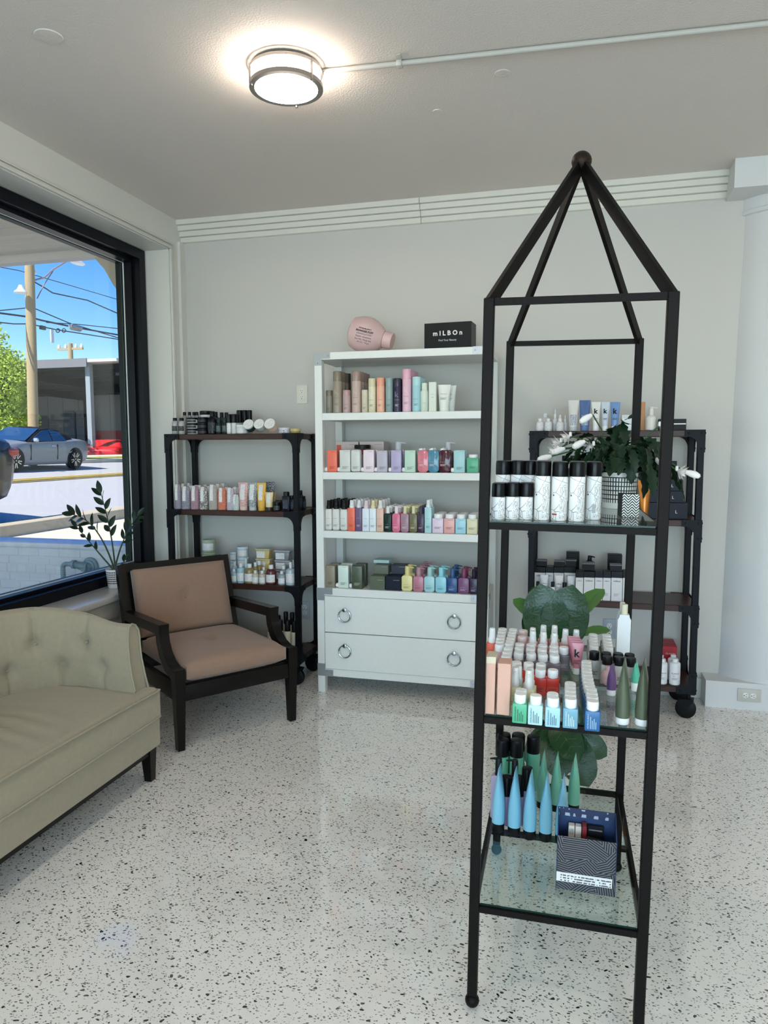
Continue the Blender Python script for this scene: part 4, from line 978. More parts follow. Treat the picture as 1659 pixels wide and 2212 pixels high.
for l, r, t0, t1, col, nm in ((497, 648, 255, 140, '#565f4a', 'olive'), (655, 808, 255, 143, '#141b2c', 'navy')):
    x, w, h = A.geo(l, r, t0, yc)
    put('product_cube', 'lower ' + nm + ' cube carton ' + A.where, 'carton', carton(w, h, w * .9, col, [('KEVIN.MURPHY', .4, '#c3c8bc', .22, .72)]), (x, yc + w * .5, A.z + .0006))
    x2, w2, h2 = A.geo(l + 46 if nm == 'olive' else l + 57, r + 49 if nm == 'olive' else r + 72, t1, yc + .10, A.z + h)
    put('product_cube', 'upper ' + ('grey green' if nm == 'olive' else 'slate') + ' cube carton ' + A.where, 'carton', carton(w2 * .92, h2, w * .9, '#69705f' if nm == 'olive' else '#2a3040', [('KEVIN.MURPHY', .4, '#c3c8bc', .22, .80)]), (x2, yc + .10 + w2 * .3, A.z + h + .0012))
x, w, h = A.geo(587, 740, 117, yc + .18); tz = A.geo(600, 700, 140, yc + .10)[2]
put('product_cube', 'flat pale aqua carton lying on the upper cubes in the white cabinet', 'carton', carton(w, .02, .1, '#b9d6d4'), (x - .02, yc + .19, A.z + tz + .003))
for l, r, t, col, pc, nm, n, tx in ((813, 920, 160, '#e6dc9a', '#dcd08a', 'yellow', 2, '#6a6440'), (928, 1033, 172, '#c07f90', '#b0838c', 'dusty rose', 4, '#7a3a4c'), (1038, 1143, 170, '#a9d6da', '#a3cdc8', 'pale aqua', 2, '#356a70'), (1151, 1260, 172, '#98d6e4', '#8fd4e0', 'sky aqua', 2, '#2a6a78'), (1266, 1370, 184, '#1f4a80', '#28507f', 'royal blue', 3, '#b8cce0'), (1379, 1487, 182, '#7a4a74', '#7a2f52', 'plum', 2, '#dcc4d8'), (1491, 1578, 190, '#2a1838', '#241730', 'dark violet', 2, '#c8b8d4')):
    A.add('pump_bottle', 'bottle', nm + ' chamfered pump bottle', l, r, t, yc, lambda w, h: pumpb(w, h, col, pc, tx, .63, .15), n, .07)
# on top of the cabinet
q0, q1 = on(748, 757, 'y', 4.16), on(845, 757, 'y', 4.16)
pf = thing('giant_display_bottle', 'giant pink display bottle lying on top of the white cabinet', 'display bottle')
def puff(bm): lathe(bm, [(0, 0), (.07, 0), (.088, .01), (.094, .025), (.105, .06), (.108, .09), (.104, .12), (.092, .15), (.072, .18), (.05, .20), (.047, .205)], 40)
PK = '#d5b5b2'
mk('body', M(PK, .4), puff, pf); mk('cap', M('#d9b6b3', .4), lambda bm: lathe(bm, [(.050, .206), (.050, .252), (.047, .258), (0, .258)], 36), pf)
mk('neck_ring', M('#6f5654', .5), lambda bm: lathe(bm, [(.0475, .204), (.0505, .2045), (.0505, .2065), (.0475, .207)], 36), pf)
tl = math.radians(84)
pr_ = Matrix.Rotation(math.radians(90 + 15), 4, 'Y')
lowest = min((pr_ @ v.co).z for c in pf.children for v in c.data.vertices)
pf.matrix_world = Matrix.Translation((q0.x + .020, 4.21, 2.0446 - lowest)) @ pr_
for k, (s, wd, bo) in enumerate((('KEVIN.MURPHY', .060, .02), ('POWDER.PUFF', .082, .03), ('volumising powder', .074, 0), ('Poudre volumisante', .074, 0), ('Net Wt. / Poids Net', .078, 0), ('.50 Oz. / 14 g e', .058, 0))):
    me = text_mesh(s, wd * 1.3, ink('#33282a'), 0, bo); o = link('lettering', me, pf); u = -.026 + k * .0158
    o.matrix_local = Matrix(((0, 0, -1, u), (0, 1, 0, -math.sqrt(.1085 ** 2 - u * u) - .0015), (1, 0, 0, .112), (0, 0, 0, 1)))
bx = on(917, 753, 'y', 4.12); bx2 = on(1020, 748, 'y', 4.12)
mb_ = thing('black_gift_box', 'black gift box with white lettering on top of the white cabinet', 'box', ((bx.x + bx2.x) / 2, 4.19, 2.0446), math.radians(-4))
bw = bx2.x - bx.x; bh = on(970, 696, 'y', 4.12).z - 2.044
mk('carton', M('#0b0c0e', .4), lambda bm: box(bm, (0, 0, bh / 2), (bw, .13, bh), .001, 1), mb_)
for s, wd, z, bo in (('m I L B O n', .62, .60, .03), ('Find Your Beauty', .38, .32, 0)):
    link('lettering', text_mesh(s, wd * bw, ink('#e8e8e6'), 0, bo), mb_, (0, -.0656, z * bh))
# ================================================================== things on the iron tower
def theight(px, py, ly, lev):
    o = TMI @ CAM; r = TMI.to_3x3() @ ray(px, py); return (o + r * ((ly - o.y) / r.y)).z - lev
def tput(name, label, cat, parts, lx, ly, lev, rz=0, group=None): return put(name, label, cat, parts, (lx, ly, lev + .0006), rz, group, TM)
def net_mat():
    m, t, b = newmat('constellation_print'); L = t.links; co = coords(t)
    v = N(t, 'ShaderNodeTexVoronoi', Scale=30.0); v.feature = 'DISTANCE_TO_EDGE'; L.new(co, v.inputs['Vector'])
    v2 = N(t, 'ShaderNodeTexVoronoi', Scale=42.0); L.new(co, v2.inputs['Vector'])
    sp2 = N(t, 'ShaderNodeSeparateColor'); L.new(v2.outputs['Color'], sp2.inputs[0])
    ln = mth(t, 'LESS_THAN', v.outputs['Distance'], .016)
    dot = mth(t, 'MULTIPLY', mth(t, 'LESS_THAN', v2.outputs['Distance'], .15), mth(t, 'LESS_THAN', sp2.outputs[0], .5))
    c1 = mix(t, ln, lin('ecebe8'), lin('8d8b89')); L.new(mix(t, dot, c1, lin('38363a')), b.inputs['Base Color']); b.inputs['Roughness'].default_value = .35
    return m
NET = net_mat(); FINEP = mat_print('fine_print_panel', 'e9e8e5', '6d6b6a', 330, .5)
ZA = (1040, 970, 3.95)
zx = lambda z, u, v: (z[0] + u / z[2], z[1] + v / z[2])
def netcan(w, h, capf, extra=()):
    r = R3(w) / 2
    return can(w, h, WHITE, '#0b0b0d', capf=capf, brand=None, bodymat=NET, extra=[('label', shared(('npl', R3(w), R3(h)), FINEP, lambda bm: patch(bm, r + .0004, h * .05, h * (1 - capf) * .82, .05, .95)), (0, 0, 0))] + list(extra))
def patch(bm, r, z0, z1, a0, a1):
    A = [[bm.verts.new((r * math.sin(a0 + (a1 - a0) * i / 8), -r * math.cos(a0 + (a1 - a0) * i / 8), z)) for z in (z0, z1)] for i in range(9)]
    for p, q in zip(A, A[1:]): bm.faces.new((p[0], q[0], q[1], p[1]))
g1 = 'small white net-print cans on the tower'; g2 = 'tall white net-print cans on the tower'
for cx, wd in ((135, 114), (256, 108), (373, 114)):
    p = tloc(*zx(ZA, cx, 605), TA); w = .0345; h = theight(*zx(ZA, cx, 290), p.y + w / 2, TA)
    for k in range(2): tput('hairspray_can', ('frontmost ' if k == 0 else 'second-row ') + "small net-print can with black cap on the tower, " + {135: 'beside the leg', 256: 'middle file', 373: 'beside the tall cans'}[cx], 'spray can', netcan(w, h, .37), p.x, p.y + w / 2 + k * .037, TA, 0, g1)
p0 = tloc(*zx(ZA, 510, 612), TA)
for i, (cx, by, tp) in enumerate(((510, 612, 105), (657, 618, 110), (807, 622, 110), (950, 607, 110))):
    p = tloc(*zx(ZA, cx, by), TA); w = .039; h = theight(*zx(ZA, cx, tp), p.y + w / 2, TA); r = w / 2
    ex = []
    lab = "frontmost tall net-print can beside the small cans on the tower" if i == 0 else "frontmost tall net-print can between the red-banded and barcode cans"
    if i == 1:
        ex = [('red_band', shared('redband', ink('#a82832'), lambda bm: patch(bm, r + .0006, h * .10, h * .125, -.95, -.25)), (0, 0, 0))]; lab = "tall net-print can with a small red band on the tower's upper shelf"
    if i == 3:
        ex = [('barcode', shared('barcode', mat_print('barcode_print', 'e8e8e6', '141414', 900, .9, 'X'), lambda bm: patch(bm, r + .0006, h * .12, h * .27, -.15, .3)), (0, 0, 0))]; lab = "tall net-print can showing its barcode beside the patterned pot"
    tput('hairspray_can', lab, 'spray can', netcan(w, h, .245, ex), p.x, p.y + r, TA, 0, g2)
    for k in range(1, 3): tput('hairspray_can', ['', 'second-row ', 'third-row '][k] + "tall net-print can " + ['beside the small cans', 'behind the red-banded can', 'between red-banded and barcode files', 'behind the barcode can'][i] + " on the tower", 'spray can', netcan(w, h, .245), p.x, p.y + r + .045 * k, TA, 0, g2)
for cx in (183, 313, 420):
    w = .039; ly = p0.y + .085; o = TMI @ CAM; r_ = TMI.to_3x3() @ ray(*zx(ZA, cx, 250)); lx = (o + r_ * ((ly - o.y) / r_.y)).x
    h = theight(*zx(ZA, cx, 100), ly, TA)
    for k in range(2): tput('hairspray_can', ['nearer ', 'farther '][k] + "tall net-print can behind the small cans, " + {183: 'beside the tower leg', 313: 'in the middle file', 420: 'beside the tall front row'}[cx], 'spray can', netcan(w, h, .245), lx, ly + .042 * k, TA, 0, 'tall cans behind the small cans on the tower')
# zigzag carton
def zig_mat():
    m, t, b = newmat('zigzag_print'); L = t.links; co = coords(t); s_ = N(t, 'ShaderNodeSeparateXYZ'); L.new(co, s_.inputs[0])
    tri = mth(t, 'PINGPONG', mth(t, 'ADD', s_.outputs['X'], .5), .0105)
    f = mth(t, 'FRACT', mth(t, 'MULTIPLY', mth(t, 'ADD', s_.outputs['Z'], tri), 135.0))
    L.new(mix(t, mth(t, 'GREATER_THAN', f, .5), lin('e8e8e4'), lin('101012')), b.inputs['Base Color']); b.inputs['Roughness'].default_value = .5
    return m
p = tloc(*zx(ZA, 1255, 585), TA); h = theight(*zx(ZA, 1255, 385), p.y, TA)
tput('zigzag_carton', "black and white zigzag carton on the tower's upper shelf", 'carton', [('body', shared('zigb', M('#17171a', .5), lambda bm: box(bm, (0, 0, h / 2), (.044, .05, h), .001, 1)), (0, 0, 0)), ('zigzag_panel', shared('zigp', zig_mat(), lambda bm: box(bm, (0, -.0254, h / 2), (.0436, .0006, h - .001))), (0, 0, 0))], p.x, p.y + .025, TA, math.radians(9))
# patterned pot with a white-flowered leafy plant
def dash_mat(name, rows_n, cols, r0, z0, z1, white='ecebe6', thin=.62, light=True):
    m, t, b = newmat(name); L = t.links; co = coords(t); s_ = N(t, 'ShaderNodeSeparateXYZ'); L.new(co, s_.inputs[0])
    ang = mth(t, 'ARCTAN2', s_.outputs['Y'], s_.outputs['X'])
    u = mth(t, 'FRACT', mth(t, 'MULTIPLY', mth(t, 'ADD', ang, 4.0), cols / (2 * PI)))
    v = mth(t, 'FRACT', mth(t, 'MULTIPLY', mth(t, 'SUBTRACT', s_.outputs['Z'], z0), rows_n / (z1 - z0)))
    inb = mth(t, 'MULTIPLY', mth(t, 'GREATER_THAN', s_.outputs['Z'], z0), mth(t, 'LESS_THAN', s_.outputs['Z'], z1))
    if light: k = mth(t, 'MAXIMUM', mth(t, 'GREATER_THAN', u, thin), mth(t, 'GREATER_THAN', v, .76))
    else: k = mth(t, 'MULTIPLY', mth(t, 'GREATER_THAN', u, .3), mth(t, 'GREATER_THAN', v, .42))
    L.new(mix(t, mth(t, 'MULTIPLY', inb, k), lin(white), lin('111217')), b.inputs['Base Color']); b.inputs['Roughness'].default_value = .35
    return m
LEAFD = M('#152b19', .4, 0, .1, 60, .25); LEAFS = M('#2c4a28', .5)
def place_leaf(me, parent, base, dirv, up, size, name='leaf'):
    o = link(name, me, parent); d = Vector(dirv).normalized(); u = Vector(up); s_ = d.cross(u)
    if s_.length < 1e-3: s_ = d.cross(Vector((1, 0, 0)))
    s_.normalize(); n = s_.cross(d)
    o.matrix_local = Matrix.Translation(base) @ Matrix((s_, d, n)).transposed().to_4x4() @ Matrix.Diagonal((size[0], size[1], size[0], 1)); return o
def leafshape(outline, fold=.12, droop=.25, n=8, ribs=0):
    """unit leaf along +y (0..1), width from outline(t), normal +z"""
    def f(bm):
        rows = []
        for i in range(n + 1):
            t = i / n; w = outline(t); y = t; z = -droop * t * t
            rows.append([bm.verts.new((x * w, y - .0, z + fold * abs(x) * w + (ribs * math.sin(t * 28) * abs(x) if ribs else 0))) for x in (-1, -.5, 0, .5, 1)])
        for a, b in zip(rows, rows[1:]):
            for j in range(4):
                try: bm.faces.new((a[j], a[j + 1], b[j + 1], b[j]))
                except ValueError: pass
    return f
oval = lambda k: (lambda t: max(.004, k * math.sin(PI * min(1, t ** .85)) ** .8))
def scallop(t): return max(.006, .20 * (math.sin(PI * t ** .9) ** .6) * (1 + .22 * math.sin(t * 26)))
p = tloc(*zx(ZA, 1165, 517), TA); PR = .062; h = .105
o = TMI @ CAM; rr_ = TMI.to_3x3() @ ray(*zx(ZA, 1165, 517)); PLY = p.y + PR
pp_ = Vector((p.x + .005, PLY, TA)); POTR = (zx(ZA, 1310, 0)[0] - zx(ZA, 1020, 0)[0]) / 2 / F * (PLY + TY) * 1.0; PH = theight(*zx(ZA, 1165, 205), PLY - POTR, TA)
pot = tput('flower_pot', 'white pot with black dashed grid pattern on the tower', 'pot', [('shell', shared('gridpot', dash_mat('grid_glaze', 6, 40, 0, PH * .16, PH * .88), lambda bm: lathe(bm, [(0, .001), (POTR * .84, 0), (POTR * .87, .004), (POTR, PH), (POTR * .95, PH), (POTR * .93, PH - .012), (0, PH - .012)], 48)), (0, 0, 0))], pp_.x, pp_.y, TA)
pl = thing('orchid_cactus', 'dark leafy cactus plant with white blooms in the patterned tower pot', 'plant'); pl.matrix_world = TM @ Matrix.Translation((pp_.x, pp_.y, TA + PH - .012))
mk('soil', M('#1a120d', .9, 0, .6, 120), lambda bm: lathe(bm, [(POTR * .92, 0), (0, .004)], 24), pl)
SC_L = shared('scallop', LEAFD, leafshape(scallop, .25, .30, 22)); rnd = random.Random(3)
def arc_leaves(az, reach, rise, drop, n, wid):
    """an arching stem made of flat notched segments"""
    d = Vector((math.cos(az), math.sin(az), 0)); pts = []
    for k in range(n + 1):
        t = k / n; pts.append(d * (.012 + reach * t) + Vector((0, 0, rise * math.sin(PI * .5 * min(1, t * 1.6)) - drop * max(0, t - .45) ** 2 * 3.3)))
    for a, b in zip(pts, pts[1:]):
        v = b - a; place_leaf(SC_L, pl, a - v * .08, v, (rnd.uniform(-.5, .5), rnd.uniform(-.5, .5), 1), (wid * rnd.uniform(.85, 1.15), v.length * 1.25))
    return pts[-1], (pts[-1] - pts[-2]).normalized()
tips = []
for k in range(46):
    az = 2 * PI * k / 23 + rnd.uniform(-.1, .1); kind = rnd.random()
    tips.append(arc_leaves(az, rnd.uniform(.09, .18), rnd.uniform(.05, .13), rnd.uniform(.02, .12), 4, rnd.uniform(.065, .09)))
for az, re, ri, dr in ((PI * .97, .17, .105, .01), (PI * 1.05, .18, .07, .06), (PI * .9, .15, .13, .0), (PI * 1.12, .19, .05, .09), (.05, .17, .07, .09), (-.1, .19, .05, .11), (1.2, .05, .17, -.02), (2.0, .06, .15, 0), (4.6, .10, .10, .02), (5.2, .12, .10, .03), (4.1, .13, .09, .04)):
    tips.append(arc_leaves(az, re, ri, dr, 4, .085))
PETAL = M('#efe9e4', .6); petal = shared('petal', PETAL, leafshape(lambda t: max(.01, .17 * math.sin(PI * min(1, t * .92 + .04))), .2, .2, 6))
bud = shared('bud', PETAL, lambda bm: lathe(bm, [(0, 0), (.006, .004), (.010, .018), (.011, .032), (.007, .044), (0, .048)], 10))
FL = [((1282, 962), 1, -.055), ((1265, 952), 0, -.06), ((1222, 968), 0, -.02), ((1193, 985), 0, -.03), ((1280, 895), 0, -.02), ((1205, 972), 1, -.01), ((1414, 990), 0, -.06), ((1462, 1016), 1, -.04), ((1478, 1018), 0, -.03), ((1425, 920), 1, .03), ((1232, 942), 1, .0), ((1212, 955), 1, .01)]
Wp = pl.matrix_world.inverted()
for (px, py), full, dy in FL:
    yy = (TM @ Vector((pp_.x, pp_.y, 0))).y + dy; q = Wp @ on(px, py, 'y', yy)
    d = Vector((q.x, q.y * .5 - .02, -.06)).normalized()
    # a thin stem reaching each bloom
    st = Vector((q.x * .35, q.y * .35, .06)); mid = (st + q) / 2 + Vector((0, 0, .018))
    mk('flower_stem', LEAFS, lambda bm: sweep(bm, [st, mid, q], .0025, 6), pl)
    if full:
        f_ = mk('flower', PETAL, lambda bm: lathe(bm, [(0, -.004), (.005, 0), (.004, .012), (0, .014)], 8), pl, q)
        sd = d.cross(Vector((0, 0, 1))).normalized(); up2 = sd.cross(d)
        for k in range(14):
            a = 2 * PI * k / 14; tilt = .9 if k % 2 else .5
            v = d * math.cos(tilt) + (sd * math.cos(a) + up2 * math.sin(a)) * math.sin(tilt)
            place_leaf(petal, f_, (0, 0, 0), v, d, (.030, .034), 'petal')
    else:
        o = link('flower_bud', bud, pl); z_ = d; x_ = z_.cross(Vector((0, 0, 1))).normalized()
        o.matrix_local = Matrix.Translation(q) @ Matrix((x_, z_.cross(x_), z_)).transposed().to_4x4()
# ---- middle shelf
ZB = (1030, 1340, 4.1475); MS = "on the tower's middle shelf"
MW, MH = .036, .072
def cap_at(u, v, hh, lev=TB): q = tloc(*zx(ZB, u, v), lev + hh); return q
PURP, PINKB = '#6d6068', '#d59a98'
ORD = ['frontmost', 'second', 'third', 'fourth', 'fifth', 'sixth', 'seventh', 'eighth']
def minis(pts, col, nm, capc=CAPW, w=MW, hh=MH, tx='#c9c2c6', vert=False, name='travel_bottle', hb=.70, d=None, labs=None):
    parts = minib(w, hh, col, capc, tx, d, hb, vert)
    for i, (u, v) in enumerate(pts):
        q = cap_at(u, v, hh); tput(name, ORD[i] + ' ' + nm + ' in its file on the tower' if labs == 'file' else labs[i] + ' ' + nm + ' on the tower' if labs else nm + ' ' + MS, 'bottle', parts, q.x, q.y, TB, 0, nm + 's ' + MS if len(pts) > 1 else None)
minis([(1040, 722), (1037, 684), (1032, 648), (1026, 613)], '#1f5f94', 'royal blue travel bottle with white cap', tx='#b8d0e4', vert=True, labs='file')
minis([(1010, 580), (1002, 548), (996, 516), (990, 484), (986, 452), (984, 424), (983, 396), (982, 368)], '#2b5570', 'deep teal blue travel bottle with white cap', tx='#b8d0e4', labs='file')
minis([(843, 700), (840, 662), (838, 625), (838, 592), (838, 562)], '#6c9fb4', 'steel blue travel bottle with white cap', tx='#dcebf0', vert=True, labs='file')
minis([(685, 690), (680, 655)], '#a3cfe0', 'sky blue travel bottle with white cap', vert=True, tx='#23404a', labs='file')
minis([(530, 672)], '#b4dadd', 'pale aqua travel bottle with white cap', vert=True, tx='#23404a')
minis([(390, 658), (398, 622)], '#4fae84', 'green travel bottle with white cap', vert=True, tx='#143a2a', labs='file')
minis([(570, 438), (683, 443), (357, 374), (465, 382), (575, 390)], '#c22f22', 'red travel bottle with white cap', tx='#5a1410', labs=['front-row first', 'front-row last', 'back-row first', 'back-row middle', 'back-row last'])
minis([(375, 288), (488, 296), (593, 305), (697, 313), (380, 248), (482, 253), (586, 260), (691, 268), (385, 210), (486, 216), (590, 222), (692, 230), (782, 240)], PURP, 'mauve grey travel bottle with white cap', labs=['front-row'] * 4 + ['second-row'] * 4 + ['third-row'] * 4 + ['lone'])
minis([(262, 318), (272, 282), (283, 245), (290, 206)], '#8b7f86', 'greyish travel bottle with white cap by the peach cartons')
minis([(205, 215), (210, 186), (214, 158), (219, 129), (225, 101), (231, 74), (297, 182), (304, 156), (311, 130), (318, 105), (325, 80)], '#c58f92', 'rosy travel bottle with white cap in the back corner')
minis([(417, 90), (406, 146)], '#d8a8a6', 'pink capped travel bottle with blush body', '#f0d9d6')
minis([(1042, 126), (1044, 152), (1046, 178), (1049, 204), (1048, 228), (1162, 132), (1165, 158), (1170, 186), (1175, 214), (1180, 240)], '#b9b6b0', 'pale grey travel bottle with white cap')
minis([(1053, 280), (1160, 290), (1171, 322), (1265, 295), (1273, 328), (1370, 302), (1382, 338)], '#a8a59c', 'grey travel bottle with black cap', '#101012', tx='#2a2a2a', hh=.080, labs=['lone', 'back-row', 'front-row', 'back-row', 'front-row', 'back-row', 'front-row'])
def minispray(pts, col, nm, noz='#eeeeec', hh=.098, w=.034):
    parts = sprayb(w, hh, col, noz, '#8a7060', .52, False, .028)
    for (u, v) in pts:
        q = cap_at(u, v, hh); tput('travel_spray', nm + ' ' + MS, 'spray bottle', parts, q.x, q.y, TB, 0, nm + 's ' + MS if len(pts) > 1 else None)
minispray([(503, 68), (505, 98), (598, 45), (600, 104), (698, 48), (698, 114), (795, 80), (892, 86)], PINKB, 'blush travel spray with white nozzle')
minispray([(140, 70)], '#e0532f', 'orange travel spray with white nozzle')
minispray([(350, 420), (468, 446), (375, 408), (480, 425)], '#d8d2a4', 'pale yellow travel spray with clear nozzle', '#dcdad4', .104)
for (u, v, tu, tv, wd, nm) in ((114, 842, 122, 330, .024, 'shaded peach carton with cream top'), (234, 853, 238, 392, .033, 'tall plain peach carton')):
    p = tloc(*zx(ZB, u, v), TB); h = theight(*zx(ZB, tu, tv), p.y, TB)
    tput('product_carton', nm + ' ' + MS, 'carton', carton(wd, h, .052, '#d9aa95', [], ('#ddd0b4', .12) if 'cream' in nm else None), p.x, p.y + .026, TB)
# pink tubes with k
p = tloc(*zx(ZB, 893, 490), TB); h = theight(*zx(ZB, 925, 205), p.y + .012, TB)
for k in range(4): tput('squeeze_tube', 'rose pink squeeze tube with black k ' + MS, 'tube', tube(.040, h, '#cd8290', '#f2f0ee', None, '#191416', .20, 1.0, capw=.55), p.x - .0035 * k, p.y + .012 + .026 * k, TB, 0, 'rose pink tubes ' + MS)
def ttube(Z, u, v, tu, tv, w, col, cap, nm, lev, rz, name='squeeze_tube', capf=.13, wide=1.0, group=None, txt=None, where=''):
    p = tloc(*zx(Z, u, v), lev); h = theight(*zx(Z, tu, tv), p.y + w * .39, lev)
    tput(name, nm, 'tube', tube(w, h, col, cap, txt, None, capf, wide), p.x, p.y + w * .39, lev, rz, group); return p, h
def sticker(o, r, z0, z1):
    link('barcode_sticker', shared(('stk', r, z0), mat_print('sticker_print', 'd8dcc8', '2a2e22', 700, .85, 'Z'), lambda bm: box(bm, (0, -r - .0008, (z0 + z1) / 2), (.010, .0006, z1 - z0))), o)
for u, v, tu, tv, nm in ((1307, 945, 1337, 345, 'olive green tube with white cap beside the tower leg'), (1484, 958, 1528, 345, 'olive green tube with white cap half hidden by the leg')):
    p = tloc(*zx(ZB, u, v), TB); w = .044; h = theight(*zx(ZB, tu, tv), p.y + .018, TB)
    tput('squeeze_tube', nm, 'tube', tube(w, h, '#565f4a', '#f0f0ee', None, None, .10, 1.0), p.x, p.y + .018, TB, math.radians(80))
    q = TM @ Vector((p.x + .002, p.y + .018, TB))
p = tloc(*zx(ZB, 1205, 680), TB); h = theight(*zx(ZB, 1245, 400), p.y + .012, TB)
tput('squeeze_tube', 'small purple tube with white cap behind the olive ones', 'tube', tube(.032, h, '#6a4a7c', '#f0eeee', None, None, .18), p.x, p.y + .012, TB, math.radians(65))
p = tloc(*zx(ZB, 1182, 600), TB)
tput('powder_puff_bottle', 'small round pink powder bottle behind the olive tube', 'bottle', [('body', shared('pfm', M('#d8b0b0', .4), lambda bm: lathe(bm, [(0, 0), (.012, .001), (.021, .010), (.024, .022), (.020, .036), (.011, .044), (0, .045)], 20)), (0, 0, 0)), ('cap', shared('pfc', M('#dcb8b6', .4), lambda bm: lathe(bm, [(.011, .044), (.011, .056), (0, .057)], 16)), (0, 0, 0))], p.x, p.y + .02, TB)
p = tloc(*zx(ZB, 1420, 640), TB); h = theight(*zx(ZB, 1405, 380), p.y + .01, TB)
tput('squeeze_tube', 'small turquoise tube with white cap between the olive tubes', 'tube', tube(.03, h, '#58b89c', '#eef0ea', None, None, .3), p.x, p.y + .01, TB, math.radians(70))
ZT = (1030, 1150, 3.318)
for u0, u1, t, bs, nm, capc in ((1008, 1096, 515, 870, 'tall white angular bottle with cream cap', '#ddd6b8'), (1002, 1070, 500, 860, 'tall white angular bottle with pink cap', '#ead2cf')):
    p = tloc(*zx(ZT, (u0 + u1) / 2, bs), TB); p.y = min(p.y, b_ - .05)
    if 'pink' in nm: p.y += .045
    p.y = min(p.y, b_ - .04); h = theight(*zx(ZT, (u0 + u1) / 2, t), p.y, TB); w = (u1 - u0) / ZT[2] / F * (p.y + TY)
    o = TMI @ CAM; rr_ = TMI.to_3x3() @ ray(*zx(ZT, (u0 + u1) / 2, 700)); lx = (o + rr_ * ((p.y - o.y) / rr_.y)).x
    def wb(bm): prism(bm, [(-w / 2, 0), (w / 2, 0), (w / 2, h * .70), (w * .40, h * .74), (w * .36, h * .80), (-w * .36, h * .80), (-w * .40, h * .74), (-w / 2, h * .70)], 'y', -w * .35, w * .35)
    tput('angular_bottle', nm + ' at the back of the tower', 'bottle', [('body', shared(('wab', nm), M('#edeeee', .4), wb), (0, 0, 0)), ('cap', shared(('wac', nm), M(capc, .4), lambda bm: lathe(bm, [(w * .25, h * .80), (w * .25, h - .003), (w * .22, h), (0, h)], 18)), (0, 0, 0))], lx, p.y, TB)
# ---- lowest shelf
ZC = (1010, 1540, 3.95); LS = "on the tower's lowest shelf"
for (u, v, tu, tv), od in zip(((255, 1028, 265, 455), (392, 1062, 415, 478), (524, 1092, 543, 502), (660, 1110, 675, 522), (800, 1135, 806, 540)), ('farthest from', 'fourth from', 'third from', 'second from', 'right beside')):
    ttube(ZC, u, v, tu, tv, .051, '#84c3da', '#0d0d10', 'sky blue pointed tube with black cap, ' + od + ' the open patterned box', TC_, math.radians(84), 'squeeze_tube', .13, 1.0)
for (u, v, tu, tv), od in zip(((635, 825, 648, 338), (750, 850, 762, 352), (903, 852, 909, 362)), ('right beside', 'second from', 'third from')):
    ttube(ZC, u, v, tu, tv, .049, '#77bfa5', '#0d0d10', 'mint green pointed tube with black cap, ' + od + ' the tall mint bottles', TC_, math.radians(84), 'squeeze_tube', .12, 1.0)
# shampoo bottles behind, pumps between
q = tloc(*zx(ZC, 540, 790), TC_)
for cx, tp in ((308, 175), (430, 180), (560, 198)):
    ly = b_ - .06; h = theight(*zx(ZC, cx, tp), ly, TC_); o = TMI @ CAM; rr_ = TMI.to_3x3() @ ray(*zx(ZC, cx, 350)); lx = (o + rr_ * ((ly - o.y) / rr_.y)).x
    wh = {308: 'farthest from', 430: 'second from', 560: 'right beside'}[cx] + ' the mint tubes'; g_ = 'tall mint bottles ' + LS
    tput('shampoo_bottle', ('rear ' if cx != 560 else '') + 'tall mint bottle with black cap, ' + wh, 'bottle', can(.047, h, '#6fc2a8', '#101013', '#1e4a40', .30, None), lx, ly, TC_, 0, g_)
    if cx != 560: tput('shampoo_bottle', 'front tall mint bottle with black cap, ' + wh, 'bottle', can(.047, h, '#6fc2a8', '#101013', '#1e4a40', .30, None), lx - .002, ly - .05, TC_, 0, g_)
for cx, tp, nm, col in ((262, 385, 'pump bottle with black pump in front of the mint bottles', '#b5a9c6'), (400, 400, 'lavender pump bottle with black pump in the second row', '#a99dbc')):
    ly = tloc(*zx(ZC, cx, 890), TC_).y; h = theight(*zx(ZC, cx, tp), ly, TC_); o = TMI @ CAM; rr_ = TMI.to_3x3() @ ray(*zx(ZC, cx, 600)); lx = (o + rr_ * ((ly - o.y) / rr_.y)).x
    tput('pump_bottle', nm, 'bottle', pumpb(.045, h, col, '#101013', '#4a4458', .72, .1), lx, ly, TC_, PI)
for cx, tp in ((333, 540), (440, 545), (505, 465)):
    ly = tloc(*zx(ZC, cx, 930), TC_).y - .012; h = theight(*zx(ZC, cx, tp), ly, TC_); o = TMI @ CAM; rr_ = TMI.to_3x3() @ ray(*zx(ZC, cx, 700)); lx = (o + rr_ * ((ly - o.y) / rr_.y)).x
    tput('hair_bottle', {333: 'lavender bottle with black cap farthest from the mint tubes', 440: 'lavender bottle with black cap in the middle of three', 505: 'taller lavender bottle with black cap beside the mint tubes'}[cx], 'bottle', can(.036, h, '#a596bd', '#0d0d10', '#4a4458', .38, None), lx, ly, TC_, 0, 'lavender bottles between the blue tubes')
